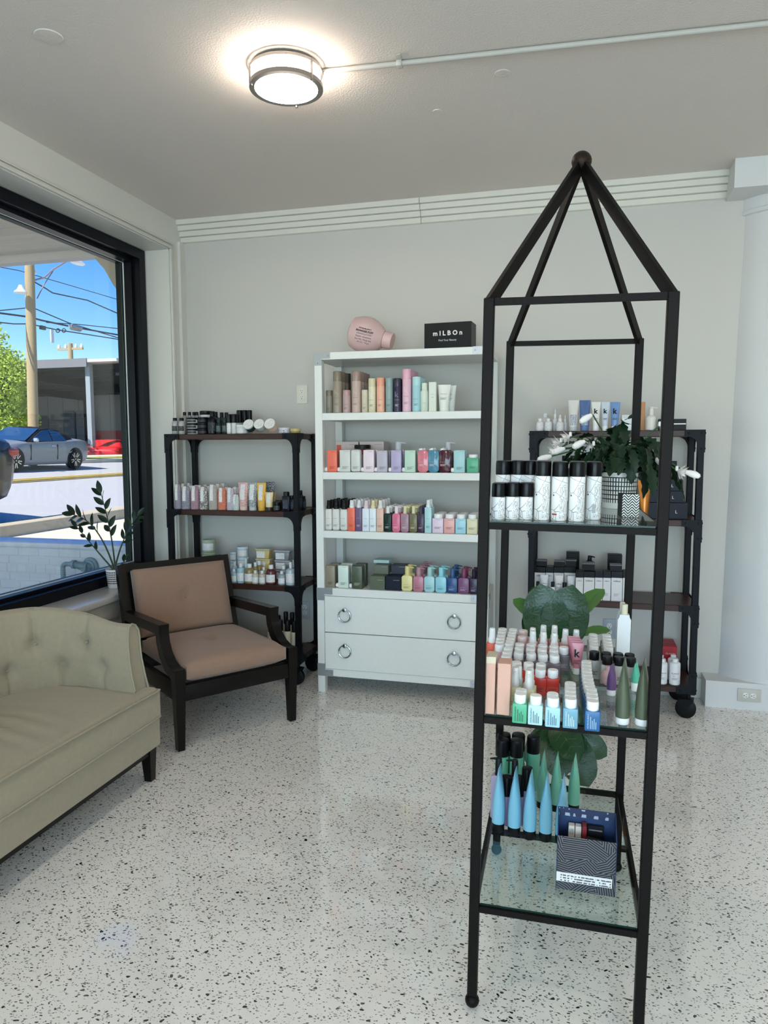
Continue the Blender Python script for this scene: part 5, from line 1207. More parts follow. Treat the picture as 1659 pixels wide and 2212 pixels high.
# patterned open box
def weave_mat():
    m, t, b = newmat('woven_leaf_print'); L = t.links; co = coords(t); s_ = N(t, 'ShaderNodeSeparateXYZ'); L.new(co, s_.inputs[0])
    v = N(t, 'ShaderNodeTexVoronoi', Scale=19.0); L.new(co, v.inputs['Vector']); c_ = N(t, 'ShaderNodeSeparateColor'); L.new(v.outputs['Color'], c_.inputs[0])
    a = mth(t, 'MULTIPLY', c_.outputs[0], PI)
    q_ = mth(t, 'ADD', mth(t, 'MULTIPLY', s_.outputs['X'], mth(t, 'COSINE', a)), mth(t, 'MULTIPLY', s_.outputs['Z'], mth(t, 'SINE', a)))
    f = mth(t, 'FRACT', mth(t, 'MULTIPLY', q_, 165.0))
    L.new(mix(t, mth(t, 'GREATER_THAN', f, .55), lin('121318'), lin('6c6c72')), b.inputs['Base Color']); b.inputs['Roughness'].default_value = .55
    return m
pL, pR = tloc(1201, 1919, TC_), tloc(1327.5, 1938.6, TC_); bwid = (pR - pL).length; hF = theight(1203.8, 1805, pL.y, TC_)
ob = thing('open_box', "open patterned box with a handwritten strip on the tower's lowest shelf", 'box'); ctr = (pL + pR) / 2
ob.matrix_world = TM @ Matrix.Translation((ctr.x, ctr.y, TC_ + .0006)) @ Matrix.Rotation(math.atan2(pR.y - pL.y, pR.x - pL.x), 4, 'Z')
BD = .075; hB = hF * 1.30; WV = weave_mat(); NAVY = M('#223760', .5)
mk('front_panel', WV, lambda bm: box(bm, (0, .0012, hF / 2), (bwid, .0024, hF)), ob)
mk('back_panel', NAVY, lambda bm: box(bm, (0, BD, hB / 2), (bwid, .0024, hB)), ob)
mk('base_panel', NAVY, lambda bm: box(bm, (0, BD / 2, .0012), (bwid - .004, BD - .004, .0024)), ob)
for s in (-1, 1): mk('side_panel', NAVY, lambda bm: prism(bm, [(0, 0), (BD, 0), (BD, hB), (0, hF)], 'x', s * bwid / 2 - .0012, s * bwid / 2 + .0012), ob)
mk('border_print', mat_print('block_print', '223050', 'a9b2c4', 55, .45), lambda bm: box(bm, (0, BD - .0016, hB - .012), (bwid * .98, .0008, .022)), ob)
mk('paper_strip', M('#e9e8e4', .7), lambda bm: box(bm, (-.004, -.0006, hF * .24), (bwid * .95, .0008, hF * .17)), ob)
mk('handwriting', mat_print('handwriting_lines', 'e9e8e4', '5a5a60', 1 / (hF * .048), .52), lambda bm: box(bm, (0, -.0012, hF * .24), (bwid * .86, .0006, hF * .144)), ob)
for u, wd, hh, dd, col, nm, tl in ((-.040, .016, .15, .02, '#d9cfc4', 'small pale carton with barcode standing in the patterned box', 0), (-.022, .016, .15, .02, '#d6ccc0', 'second small pale carton standing in the patterned box', 0), (-.006, .012, .155, .03, '#7d2226', 'dark red carton standing in the patterned box', 0), (.024, .044, .150, .012, '#15161c', 'black carton with white lettering standing in the patterned box', 0), (.018, .075, .132, .016, '#121215', 'black carton lying slanted at the box front', .16)):
    yy = .055 if tl == 0 else .022
    o = thing('sample_carton', nm, 'carton'); o.matrix_world = ob.matrix_world @ Matrix.Translation((u * bwid / .152, yy if 'lettering' not in nm else .064, .0032 + (.014 if tl else 0))) @ Matrix.Rotation(tl, 4, 'Y')
    hh *= hF / .145
    for pt in carton(wd, hh * (.90 if tl else 1), dd, col, [('CONDITIONER', .8, '#cfcac4', 0, .93)] if 'lettering' in nm else []): link(pt[0], pt[1], o, pt[2])
    if 'barcode' in nm: link('barcode', shared('barc2', mat_print('barcode_small', 'e4ded6', '2c2622', 700, .9, 'X'), lambda bm: box(bm, (0, -.0105, hh * .90), (.012, .0008, .016))), o)
# ================================================================== column rack, right
yf = RRY + .02
A = L_(1030, 840, 3.318, SH[3], 'on top of the rack by the column')
for l, r in ((424, 480), (484, 540)):
    A.add('lotion_bottle', 'bottle', 'small round white bottle with grey print', l, r, 213, yf, lambda w, h: roundb(w, h, '#dcdcdc', '#e4e4e4', mat_print('grey_print', 'dcdcdc', '6a6a70', 220, .35), .5, .2, True, .6))
A.add('lotion_bottle', 'bottle', 'wide white bottle behind the small pair', 448, 532, 175, yf + .12, lambda w, h: roundb(w, h, '#d6d6d6', '#dedede', None, .42, .22))
for l, r, t, y_, nm in ((541, 584, 145, yf + .05, 'tallest white dropper bottle'), (569, 625, 185, yf, 'front white dropper bottle'), (616, 652, 190, yf + .05, 'white dropper bottle beside the tubes')):
    A.add('dropper_bottle', 'bottle', nm, l, r, t, y_, lambda w, h: dropper(w, h, '#dadada', '#e0e0e0', '#d4d4d6', mat_print('grey_print', 'dadada', '6a6a70', 220, .35)))
for l, r, t, col, cap, nm, big in ((655, 734, 80, '#d9d8d4', '#bfc3c8', 'white', None), (736, 818, 80, '#4f6a9c', '#5a76a8', 'denim blue', None)):
    A.add('squeeze_tube', 'tube', nm + ' tube with printed lower panel', l, r, t, yf, lambda w, h: tube(w, h, col, cap, None, None, .14, 1.0) + [('label', shared(('pnl', nm), mat_print('panel_' + nm[:5], 'c6c9d2' if col[1] == 'd' else 'aab8d2', '4a5270', 240, .5), lambda bm: patch(bm, R3(w) * .39 + .0022, h * .18, h * .52, -.75, .75)), (0, 0, 0))])
for l, r, t, col, nm in ((823, 891, 93, '#e4e4df', 'white'), (893, 956, 93, '#c4d0dc', 'pale blue'), (958, 1031, 93, '#6f93c4', 'mid blue')):
    A.add('squeeze_tube', 'tube', nm + ' tube with big black k', l, r, t, yf, lambda w, h: tube(w, h, col, '#eceaea', None, '#15161a', .16, 1.0, capw=.66))
A.add('product_carton', 'carton', 'pale square carton with fine print', 1040, 1118, 187, yf + .03, lambda w, h: carton(w, h, w * .8, '#dbe2e0', [('KEVIN.MURPHY', .5, '#4f5656', -.15, .92), ('SCALP.SPA WASH', .7, '#3a4040', 0, .82)]))
A.add('product_carton', 'carton', 'tall narrow amber carton', 1178, 1208, 95, yf + .10, lambda w, h: carton(w, h, w, '#b5793a'))
A.add('pump_bottle', 'bottle', 'cream pump bottle behind the flowers', 1215, 1298, 128, yf + .05, lambda w, h: roundb(w, h * .74, '#e4dfd4', '#e6e2d8', None, .4, .12) + [('pump', shared('crp', M('#e6e2d8', .4), lambda bm: [lathe(bm, [(w * .2, h * .72), (w * .18, h * .94), (w * .22, h * .95), (w * .2, h), (0, h)], 14), sweep(bm, [(0, 0, h * .96), (w * .4, 0, h * .965), (w * .5, 0, h * .94)], .004, 8)]), (0, 0, 0))])
for l, r, nm in ((1306, 1396, 'black carton half hidden behind the tower leg'), (1410, 1503, 'black carton with a white stripe')):
    A.add('product_carton', 'carton', nm, l, r, 216, yf + .03, lambda w, h: carton(w, h, w * .9, '#0e0f12') + [('stripe', shared('stripe', ink('#ececec'), lambda bm: box(bm, (0, -R3(w) * .45 - .0008, h * .55), (w * .94, .001, h * .10))), (0, 0, 0))])
A = L_(1030, 840, 3.318, SH[2], "on the column rack's second shelf")
for l, r in ((606, 660), (664, 714), (730, 786)):
    A.add('shampoo_bottle', 'bottle', 'white bottle with square black cap behind the spray cans', l, r, 480, yf, lambda w, h: minib(w, h, '#d2d2d0', '#0d0d10', '#333333', None, .74))
A.add('squeeze_tube', 'tube', 'copper coloured tube with upright lettering', 1156, 1262, 660, yf, lambda w, h: tube(w, h, '#b06a2c', '#a8602a', None, None, .12, 1.0, M('#b5702f', .25, .55), None, .62) + [('lettering', text_mesh('CONDITIONING MASK', h * .55, ink('#e8d8b8')), (w * .05, -w * .20, h * .52), (0, -PI / 2, 0))])
NV = '#0e1220'
for l, r, t, b0, nm in ((1228, 1515, 815, 940, 'lowest'), (1220, 1484, 732, 815, 'middle'), (1214, 1480, 648, 732, 'topmost')):
    x, w, h = A.geo(l, r, t, yf + .02); zb = on(A.X(1300), A.Y(b0), 'y', yf + .02).z if nm != 'lowest' else A.z
    h2 = on(A.X(1300), A.Y(t), 'y', yf + .02).z - zb
    put('gift_set_box', nm + ' dark navy gift box stacked ' + A.where, 'box', carton(w, h2 - .001, .17, NV, [('L', .05, '#d8d8dc', .22, .45)]), (x, yf + .11, zb + .0008))
A.add('tall_carton', 'carton', 'tall black carton behind the navy gift boxes', 1266, 1440, 520, yf + .2, lambda w, h: carton(w, h, .06, '#0c0d12'))
A = L_(1080, 1180, 5.53, SH[1], "on the column rack's third shelf")
MB = 'milbon'
def mil(l, r, t, y_, nm, tx=True, capf=.22):
    A.add('white_carton', 'carton', nm, l, r, t, y_, lambda w, h: carton(w - .0015, h, .075, '#d9d9da', [(MB, .62, '#33333a', 0, 1 - capf - .10)] if tx else [], ('#0b0b0e', capf)) + [('fine_print', fine(w * .5, '#8a8a8e', 4), (0, -.0384, h * .25))], depth=.038)
for k, (l, r) in enumerate(((905, 999), (1003, 1134), (1137, 1231), (1233, 1329), (1331, 1469), (1471, 1560))):
    mil(l, r, 305, yf + .01, ['slim white carton beside the tubes', 'wide white carton beside the fig leaf', 'slim white carton in the row middle', 'second slim white carton in the row', 'wide white carton near the tower leg', 'white carton hidden by the tower leg'][k])
for k, (l, r) in enumerate(((415, 545), (548, 641), (645, 766), (770, 905))):
    mil(l, r, 250, yf + .13, ['back-row wide carton by the rack post', 'back-row slim carton between tubes', 'back-row carton behind the middle tube', 'back-row carton behind the inner tube'][k])
for l, r, t in ((478, 577, 352), (652, 759, 358), (805, 902, 364)):
    A.add('squeeze_tube', 'tube', 'white tube with small black lettering', l, r, t, yf + .05, lambda w, h: tube(w, h, '#dfe0e2', '#d5d6d8', (MB, .55, '#33333a'), None, .10, 1.0))
for l, r, t in ((424, 480, 425), (600, 660, 430), (735, 810, 440)):
    A.add('sample_bottle', 'bottle', 'small white bottle with black cap behind the fig leaves', l, r, t, yf, lambda w, h: roundb(w, h, '#dddedf', '#0c0c0f', None, .72, .30, True, .6) + [T_(MB, w * .6, '#333338', (0, -w / 2 - .0006, h * .45), w / 2)])
# black cartons lying on the carton tops
zt1 = on(A.X(1200), A.Y(305), 'y', yf + .01).z; zt2 = on(A.X(650), A.Y(250), 'y', yf + .13).z
for l, r, t, y_, zb, nm in ((985, 1132, 208, yf + .02, zt1, 'near the fig leaf'), (1316, 1453, 225, yf + .02, zt1, 'near the tower leg'), (437, 558, 172, yf + .14, zt2, 'by the rack post'), (645, 775, 180, yf + .14, zt2, 'in the middle'), (785, 915, 168, yf + .14, zt2, 'beside the tall one')):
    x, w, h = A.geo(l, r, t, y_, zb)
    put('black_carton', 'small black carton lying on the white cartons, ' + nm, 'carton', carton(w, max(.02, h), .06, '#0d0d10', [], ('#5b5d60', .18)), (x, y_ + .032, zb + .0016))
for l, r, t, zb, nm in ((793, 950, 78, zt2, 'beside the pump'), (1292, 1462, 105, zt1, 'near the tower leg')):
    y_ = yf + .22; x, w, h = A.geo(l, r, t, y_, A.z)
    put('black_carton', 'tall black carton standing at the back, ' + nm, 'carton', carton(w, h, .06, '#0b0b0e'), (x, y_ + .04, A.z + .0006))
A.add('pump_bottle', 'bottle', 'black pump bottle behind the white cartons', 1036, 1110, 118, yf + .22, lambda w, h: pumpb(w * 1.4, h, '#111114', '#0d0d10', '#3a3a3e', .86))
A = L_(1380, 1340, 5.946, SH[0], "on the column rack's bottom shelf")
RED = '#a5121f'
A.add('red_kit_box', 'box', 'crimson hair kit box with white lettering', 285, 494, 336, yf + .155, lambda w, h: carton(w, h, .055, RED, [('OLAPLEX', .62, '#e8d8d8', .10, .76), ('HAIR', .36, '#f0e4e4', .23, .62), ('RESCUE KIT', .80, '#f0e4e4', .02, .49)]) + [('fine_print', fine(w * .7, '#e0b8b8', 2), (w * .08, -.0282, h * .36))], 3, .058, depth=.028)
for l, r, nm in ((272, 380, 'lettered white bottle half hidden by tower leg'), (402, 548, 'lettered white bottle in full view')):
    A.add('treatment_bottle', 'bottle', nm, l if l > 300 else 246, r, 510, yf, lambda w, h: roundb(w, h, '#e6e6e6', '#ebebea', None, .5, .11, True, .80, .3) + [T_('OLAPLEX', w * .78, '#3a3a3e', (0, -w / 2 - .0006, h * .46), w / 2), T_('No.4', w * .25, '#3a3a3e', (-w * .1, -w / 2 - .0006, h * .37), w / 2), ('fine_print', fine(w * .6, '#77777a', 3, w / 2), (0, -w / 2 - .0006, h * .28))], 2, .075)
# ================================================================== plants
# fig in a white pot on the floor behind the tower
FPX, FPY = on(1212, 1500, 'y', 2.98).x, 2.98
fpot = thing('planter', 'round white planter on the floor behind the tower', 'planter', (FPX, FPY, 0))
mk('shell', M('#dcdcda', .4), lambda bm: lathe(bm, [(0, .002), (.085, 0), (.09, .006), (.112, .20), (.105, .20), (.10, .178), (0, .178)], 36), fpot)
fig = thing('fiddle_leaf_fig', 'fiddle leaf fig with big glossy leaves behind the tower', 'plant', (FPX, FPY, .179))
mk('soil', M('#20160f', .9, 0, .6, 120), lambda bm: lathe(bm, [(.099, 0), (0, .004)], 24), fig)
mk('stem', M('#5a4632', .8), lambda bm: sweep(bm, [(0, 0, 0), (.01, .0, .25), (-.005, .01, .5), (.0, 0, .62)], .009, 8), fig)
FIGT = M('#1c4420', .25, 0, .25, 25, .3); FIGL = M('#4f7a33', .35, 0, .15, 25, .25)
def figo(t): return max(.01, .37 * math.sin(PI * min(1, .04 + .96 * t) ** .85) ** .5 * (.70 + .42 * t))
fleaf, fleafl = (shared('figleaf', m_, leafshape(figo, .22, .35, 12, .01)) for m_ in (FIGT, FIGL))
vein = shared('figvein', M('#5f8048', .5), lambda bm: [sweep(bm, [(0, .02, .002), (0, .5, -.0860), (0, .96, -.3215)], .008, 5, True, [.010, .006, .002])] + [sweep(bm, [(0, t, -.35 * t * t + .001), (s * .2, t + .13, -.35 * (t + .13) ** 2 + .0455)], .0028, 4) for t in (.15, .32, .5, .68) for s in (-1, 1)])
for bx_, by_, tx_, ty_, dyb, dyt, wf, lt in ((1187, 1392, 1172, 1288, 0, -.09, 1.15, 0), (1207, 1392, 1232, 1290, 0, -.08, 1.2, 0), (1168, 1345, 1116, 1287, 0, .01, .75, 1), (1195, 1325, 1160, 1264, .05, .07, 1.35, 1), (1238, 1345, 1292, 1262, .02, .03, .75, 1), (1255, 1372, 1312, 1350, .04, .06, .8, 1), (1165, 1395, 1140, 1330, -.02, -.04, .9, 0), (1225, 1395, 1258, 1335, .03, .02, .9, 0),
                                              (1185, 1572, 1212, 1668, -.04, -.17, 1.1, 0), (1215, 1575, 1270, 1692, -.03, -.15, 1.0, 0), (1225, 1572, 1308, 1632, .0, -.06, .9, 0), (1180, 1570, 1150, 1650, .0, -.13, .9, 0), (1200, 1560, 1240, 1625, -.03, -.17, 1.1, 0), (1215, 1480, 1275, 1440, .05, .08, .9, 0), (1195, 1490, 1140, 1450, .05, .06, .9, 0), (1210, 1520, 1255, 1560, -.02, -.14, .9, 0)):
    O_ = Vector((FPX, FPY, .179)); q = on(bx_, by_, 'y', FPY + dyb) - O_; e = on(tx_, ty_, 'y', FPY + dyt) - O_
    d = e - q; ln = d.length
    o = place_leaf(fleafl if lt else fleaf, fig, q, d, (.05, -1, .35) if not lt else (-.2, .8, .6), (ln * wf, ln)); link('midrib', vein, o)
    mk('leaf_stalk', M('#5f7a3a', .6), lambda bm: sweep(bm, [(0, 0, max(.05, q.z - .06)), (q.x * .5, q.y * .5, q.z - .02), q + d * .02], .003, 6), fig)
# ZZ plant on the window sill
zp = on(237, 1272, 'z', WZ0); zr = .050
SPX, SPY = zp.x + .0, zp.y + zr
spot = thing('sill_pot', 'small white pot with dark dashes on the window sill', 'pot', (max(SPX, -2.70), SPY, WZ0 + .0005))
ph = on(240, 1232, 'y', SPY - zr).z - WZ0
mk('shell', dash_mat('dash_glaze', 6, 30, 0, ph * .18, ph * .88, 'eceae6', .62, False), lambda bm: lathe(bm, [(0, .001), (zr * .72, 0), (zr * .78, .004), (zr, ph), (zr * .94, ph), (zr * .9, ph - .01), (0, ph - .01)], 40), spot)
zz = thing('zz_plant', 'dark leafy zz plant in the pot on the window sill', 'plant', (max(SPX, -2.70), SPY, WZ0 + ph - .009))
mk('soil', M('#1b130e', .9), lambda bm: lathe(bm, [(zr * .9, 0), (0, .003)], 20), zz)
ZL = shared('zzleaf', M('#1c2f22', .25, 0, .1, 60, .2), leafshape(oval(.20), .2, .12, 8)); ZSTEM = M('#2c3d24', .5)
Wz = Vector((max(SPX, -2.70), SPY, WZ0 + ph - .009))
rnd = random.Random(5)
for tip, ctl, n, ls, dy in (((218, 1066), (243, 1150), 10, .085, 0), ((158, 1112), (212, 1120), 9, .085, -.02), ((166, 1138), (205, 1185), 6, .06, -.05), ((297, 1115), (262, 1160), 9, .07, .05), ((270, 1210), (262, 1222), 2, .06, .04)):
    e = on(*tip, 'y', SPY + dy) - Wz; c = on(*ctl, 'y', SPY + dy * .5) - Wz; a = Vector((rnd.uniform(-.012, .012), rnd.uniform(-.012, .012), 0))
    bz = lambda t: a * (1 - t) ** 2 + c * 2 * t * (1 - t) + e * t * t
    mk('stem', ZSTEM, lambda bm: sweep(bm, [bz(k / 12) for k in range(13)], .004, 7, True, [.006 - .0042 * k / 12 for k in range(13)]), zz)
    for k in range(n):
        t = .42 + .58 * (k + .5) / n; tg = (bz(min(1, t + .02)) - bz(t - .02)).normalized(); sd = tg.cross(Vector((.3, 1, .2))).normalized() * (1 if k % 2 else -1)
        d = (tg * .75 + sd * .8 + Vector((0, rnd.uniform(-.5, .2), rnd.uniform(-.1, .25)))).normalized()
        place_leaf(ZL, zz, bz(t), d, (rnd.uniform(-.6, .6), -.7, .6), (ls, ls))
    place_leaf(ZL, zz, bz(1), (bz(1) - bz(.95)).normalized(), (.3, -.8, .4), (ls, ls))
# ================================================================== outside the street window
CONC = mat_plaster('concrete', 'cfc4ae', .85, 30, .3); ASPH = mat_plaster('asphalt', 'a9a8a6', .9, 60, .5); WHITEP = mat_plaster('painted_brick', 'eef2f4', .6, 80, .3)
def gz(x): return .26 + .059 * (-9.1 - max(x, -24)) if x < -9.1 else .10 * (-2.9 - x) / 5.9
def gpx(px, py):
    r = ray(px, py); t = 1.0
    for k in range(4000):
        q = CAM + r * (t / F * 1.0)
        if q.z < gz(q.x): return q
        t += .02
    return q
def ground(name, x0, x1, mat, dz=0, y0=-30, y1=70, th=.4):
    def f(bm): prism(bm, [(x0, gz(x0) + dz), (x1, gz(x1) + dz), (x1, -th), (x0, -th)], 'y', y0, y1)
    return mk(name, mat, f)
struct(ground('pavement', -8.65, -2.9, CONC, -.02), 'pale concrete pavement outside the window', 'pavement')
struct(mk('kerb', mat_plaster('old_kerb', 'b3a78f', .9, 25, .8), lambda bm: box(bm, (-8.87, 20, .02), (.46, 100, .50), .03)), 'weathered concrete kerb along the street', 'kerb')
struct(ground('street', -19.0, -9.1, ASPH), 'sunlit grey asphalt street', 'street')
struct(mk('kerb', CONC, lambda bm: prism(bm, [(-19.35, gz(-19.35) + .13), (-19.0, gz(-19.0) + .13), (-19.0, 0), (-19.35, 0)], 'y', -30, 70)), 'far concrete kerb beyond the parked convertible', 'kerb')
struct(mk('yard', mat_plaster('yard_concrete', 'c4bfb4', .9, 20, .4), boxes((-90, -20.4, -30, 90, -.3, .55))), 'pale concrete yard before the open shed', 'yard')
struct(mk('retaining_edge', CONC, lambda bm: prism(bm, [(-20.4, 1.13), (-20.0, 1.13), (-19.35, gz(-19.35) + .10), (-19.35, .3), (-20.4, .3)], 'y', -30, 90)), 'pale concrete edge above the lower yard', 'edge')
for x in (-14.7, -14.95): struct(mk('road_line', M('#c9a94e', .8), lambda bm: prism(bm, [(x - .06, gz(x - .06) + .006), (x + .06, gz(x + .06) + .006), (x + .06, gz(x) - .05), (x - .06, gz(x) - .05)], 'y', -30, 70)), 'faded yellow road line', 'road line')
# porch over the window
porch = struct(thing('porch_roof', 'cream boarded porch soffit with fascia beam', 'porch'))
SOF = M('#efe6d2', .7)
mk('roof_slab', SOF, boxes((-9.0, -2.9, -4.5, 5.3, 3.13, 3.3)), porch)
nb = 12
for k in range(nb):
    y1 = 5.25 - k * .16; mk('soffit_board', SOF, lambda bm: box(bm, (-5.95, y1 - .079, 3.115), (6.1, .157, .03), .003, 1), porch)
mk('fascia_beam', M('#e6e3dd', .6), boxes((-9.0, -2.9, 5.26, 5.36, 3.04, 3.3)), porch)
mk('corbel', M('#cfc8b4', .6), lambda bm: prism(bm, [(-3.78, 3.02), (-3.74, 2.97), (-3.70, 2.93), (-3.655, 2.86), (-3.62, 2.80), (-3.575, 2.74), (-3.55, 2.66), (-3.53, 2.5), (-3.35, 2.5), (-3.35, 3.02)], 'y', 5.22, 5.32), porch)
mk('post', M('#cfccc6', .6), boxes((-3.5, -3.36, 5.22, 5.34, .6, 3.02)), porch)
# low painted brick wing wall
ww = struct(thing('wall_wing', 'low white painted brick wall outside the window', 'wall'))
mk('core', WHITEP, boxes((-8.0, -2.9, 5.1535, 5.40, -.1, .655)), ww)
mk('coping', mat_plaster('coping_paint', 'eef1f5', .5, 60, .1), lambda bm: box(bm, (-5.45, 5.275, .672), (5.1, .29, .04), .006), ww)
bmesh_full = {}
rnd = random.Random(11)
row = 0; z = .645 - .068
while z > .1:
    header = row % 5 == 2; L_b = .098 if header else .203; x = -5.4 + (row % 2) * L_b / 2
    while x < -2.95:
        me = shared(('brick', header), WHITEP, lambda bm: box(bm, (0, 0, 0), (L_b - .004, .04, .067), .003, 1))
        link('brick', me, ww, (x + L_b / 2, 5.1695 + rnd.uniform(-.0012, .0012), z + .033)); x += L_b
    z -= .0715; row += 1
# wall valve with bent pipe
c = on(192, 1224, 'y', 5.12); va = thing('wall_valve', 'grey-blue wall valve with bent pipe on the low brick wall', 'valve', (c.x, 5.148, c.z))
VM = M('#8ba3a8', .45, .2, .3, 150)
mk('flange', VM, lambda bm: lathe(bm, [(.074, 0), (.076, .008), (.070, .018), (.052, .022), (.050, .032), (.034, .036), (.030, .06), (0, .06)], 32, (0, 0, 0), Vector((0, -1, 0))), va)
mk('hex_nut', VM, lambda bm: lathe(bm, [(.030, .058), (.030, .080), (.026, .084), (0, .084)], 6, (-.02, 0, -.01), Vector((0, -1, 0))), va)
e1 = on(160, 1219, 'y', 5.07) - va.location; e2 = on(137, 1256, 'y', 5.07) - va.location
mk('body', VM, lambda bm: [sweep(bm, [(0, -.05, .0), (-.05, -.06, .008), (e1.x, e1.y, e1.z)], .030, 14, True, [.034, .034, .026]), lathe(bm, [(.036, -.012), (.036, .012)], 16, e1, Vector((1, 0, 0)))], va)
bend = [Vector((e1.x, e1.y, e1.z)), Vector((e2.x + .035, e1.y, e1.z))] + [Vector((e2.x + .035 - .035 * math.sin(a), e1.y, e1.z - .035 + .035 * math.cos(a))) for a in (.4, .8, 1.2, 1.57)] + [Vector((e2.x, e1.y, e2.z))]
mk('bent_pipe', VM, lambda bm: sweep(bm, bend, .020, 14), va)
mk('coupling', VM, lambda bm: lathe(bm, [(.028, -.02), (.028, .012), (.022, .016)], 12, (e2.x, e1.y, e2.z)), va)
# ---- vehicles
def car(label, loc, rz, paint, roofcol, name='parked_car', sc3=(1, 1, 1), spokes='#b9bcc0', cat='car', topdown=True, tail='#8c1a1a'):
    t = thing(name, label, cat); t.matrix_world = Matrix.Translation(loc) @ Matrix.Rotation(math.atan(.059), 4, 'Y') @ Matrix.Rotation(rz, 4, 'Z') @ Matrix.Diagonal((*sc3, 1))
    PM = M(paint, .35, .1, coat=.3); GL = M('#2a4056', .05, .0, coat=.8); DK = M('#0b0b0d', .5)
    st = [(-2.34, .38, .62, .66), (-2.28, .27, .69, .78), (-2.05, .22, .77, .875), (-1.4, .19, .86, .92), (-.9, .18, .91, .925), (0, .18, .94, .925), (.9, .18, .955, .925), (1.35, .18, .99, .93), (1.8, .20, 1.0, .905), (2.15, .27, .95, .85), (2.30, .36, .86, .76), (2.36, .46, .74, .64)]
    def body(bm):
        rows = []
        for y, z0, zb, hw in st:
            half = [(0, z0), (hw * .9, z0), (hw * .97, z0 + .10), (hw, z0 + (zb - z0) * .5), (hw * .99, z0 + (zb - z0) * .72), (hw * .95, zb - .02), (hw * .86, zb + .02), (hw * .5, zb + .045), (0, zb + .055)]
            rows.append([bm.verts.new((x, y, z)) for x, z in half] + [bm.verts.new((-x, y, z)) for x, z in half[1:-1][::-1]])
        n = len(rows[0])
        for a, b in zip(rows, rows[1:]):
            for i in range(n): bm.faces.new((a[i], a[(i + 1) % n], b[(i + 1) % n], b[i]))
        bm.faces.new(rows[0][::-1]); bm.faces.new(rows[-1])
    mk('body', PM, body, t, ang=50)
    gs = [(-.85, .93, .80), (-.35, 1.20, .70), (-.02, 1.345, .635), (.35, 1.385, .63), (.75, 1.36, .64), (1.15, 1.22, .68), (1.55, 1.0, .74)]
    def roof(bm):
        rows = []
        for y, zt, hw in gs:
            zb = .93; hb = .84
            half = [(hb, zb), (hw + (hb - hw) * .35, zb + (zt - zb) * .62), (hw, zt - .02), (hw * .8, zt + .01), (0, zt + .02)]
            rows.append([bm.verts.new((x, y, z)) for x, z in half] + [bm.verts.new((-x, y, z)) for x, z in half[:-1][::-1]])
        for a, b in zip(rows, rows[1:]):
            for i in range(len(a) - 1): bm.faces.new((a[i], a[i + 1], b[i + 1], b[i]))
        bm.faces.new(rows[0]); bm.faces.new(rows[-1][::-1])
    mk('roof', M(roofcol, .75), roof, t, ang=50)
    def sx(y, z):
        for p, q in zip(gs, gs[1:]):
            if p[0] <= y <= q[0]:
                u = (y - p[0]) / (q[0] - p[0]); zt = p[1] + (q[1] - p[1]) * u; hw = p[2] + (q[2] - p[2]) * u; break
        else: zt, hw = .93, .84
        return .84 + (hw - .84) * max(0, min(1, (z - .93) / max(.03, zt - .93))) ** 1.0
    for s in (-1, 1):
        for poly, nm in (([(-.68, .955), (.32, .955), (.30, 1.335), (-.02, 1.29)], 'door_window'), ([(.37, .955), (1.05, .97), (.80, 1.27), (.36, 1.335)], 'rear_window')):
            def wn(bm):
                o = [bm.verts.new((s * (sx(y, z) + .022), y, z)) for y, z in poly]; i_ = [bm.verts.new((s * (sx(y, z) - .02), y, z)) for y, z in poly]
                bm.faces.new(o); bm.faces.new(i_[::-1])
                for k in range(4): bm.faces.new((o[k], o[(k + 1) % 4], i_[(k + 1) % 4], i_[k]))
            mk(nm, GL, wn, t)
        mk('wing_mirror', M('#c3c7cb', .2, .6), lambda bm: box(bm, (s * 1.0, -.62, 1.0), (.16, .12, .13), .04, 2), t)
        mk('door_handle', M('#c3c7cb', .2, .6), lambda bm: box(bm, (s * .925, .32, .80), (.03, .2, .03), .01), t)
        mk('door_seam', DK, lambda bm: [box(bm, (s * .92, y, .6), (.03, .012, .5)) for y in (-.75, .5)], t)
        mk('head_lamp', M('#dfe6ea', .1), lambda bm: box(bm, (s * .66, -2.2, .66), (.34, .2, .10), .04), t)
        mk('tail_lamp', M(tail, .2), lambda bm: box(bm, (s * .66, 2.22, .82), (.36, .22, .10), .03), t)
    mk('windscreen', GL, lambda bm: bm.faces.new([bm.verts.new(v) for v in ((-.78, -.87, .965), (.78, -.87, .965), (.60, -.06, 1.36), (-.60, -.06, 1.36))]), t)
    mk('bumper', DK, boxes((-.6, .6, -2.37, -2.2, .30, .46), (-.6, .6, 2.2, 2.39, .34, .44)), t)
    tyre = shared('tyre', M('#121214', .8), lambda bm: lathe(bm, [(.22, -.11), (.30, -.115), (.335, -.09), (.34, 0), (.335, .09), (.30, .115), (.22, .11)], 32, (0, 0, 0), Vector((1, 0, 0))))
    def rim(bm):
        lathe(bm, [(.255, .02), (.262, .10), (.245, .112), (.235, .095)], 28, (0, 0, 0), Vector((1, 0, 0)))
        for k in range(10):
            a = 2 * PI * k / 10; da = .12 if k % 2 else -.12
            bar(bm, (.092, .03 * math.cos(a), .03 * math.sin(a)), (.104, .24 * math.cos(a + da), .24 * math.sin(a + da)), .032, .03, (1, 0, 0))
        lathe(bm, [(.05, .06), (.05, .108), (0, .112)], 14, (0, 0, 0), Vector((1, 0, 0)))
    rm = shared(('rim', spokes), M(spokes, .25, .8), rim); hub = shared('hubdark', M('#08080a', .7), lambda bm: lathe(bm, [(.25, .03), (0, .03)], 24, (0, 0, 0), Vector((1, 0, 0))))
    ar = shared('arch', DK, lambda bm: lathe(bm, [(.38, -.01), (.385, .004), (0, .004)], 32, (0, 0, 0), Vector((1, 0, 0))))
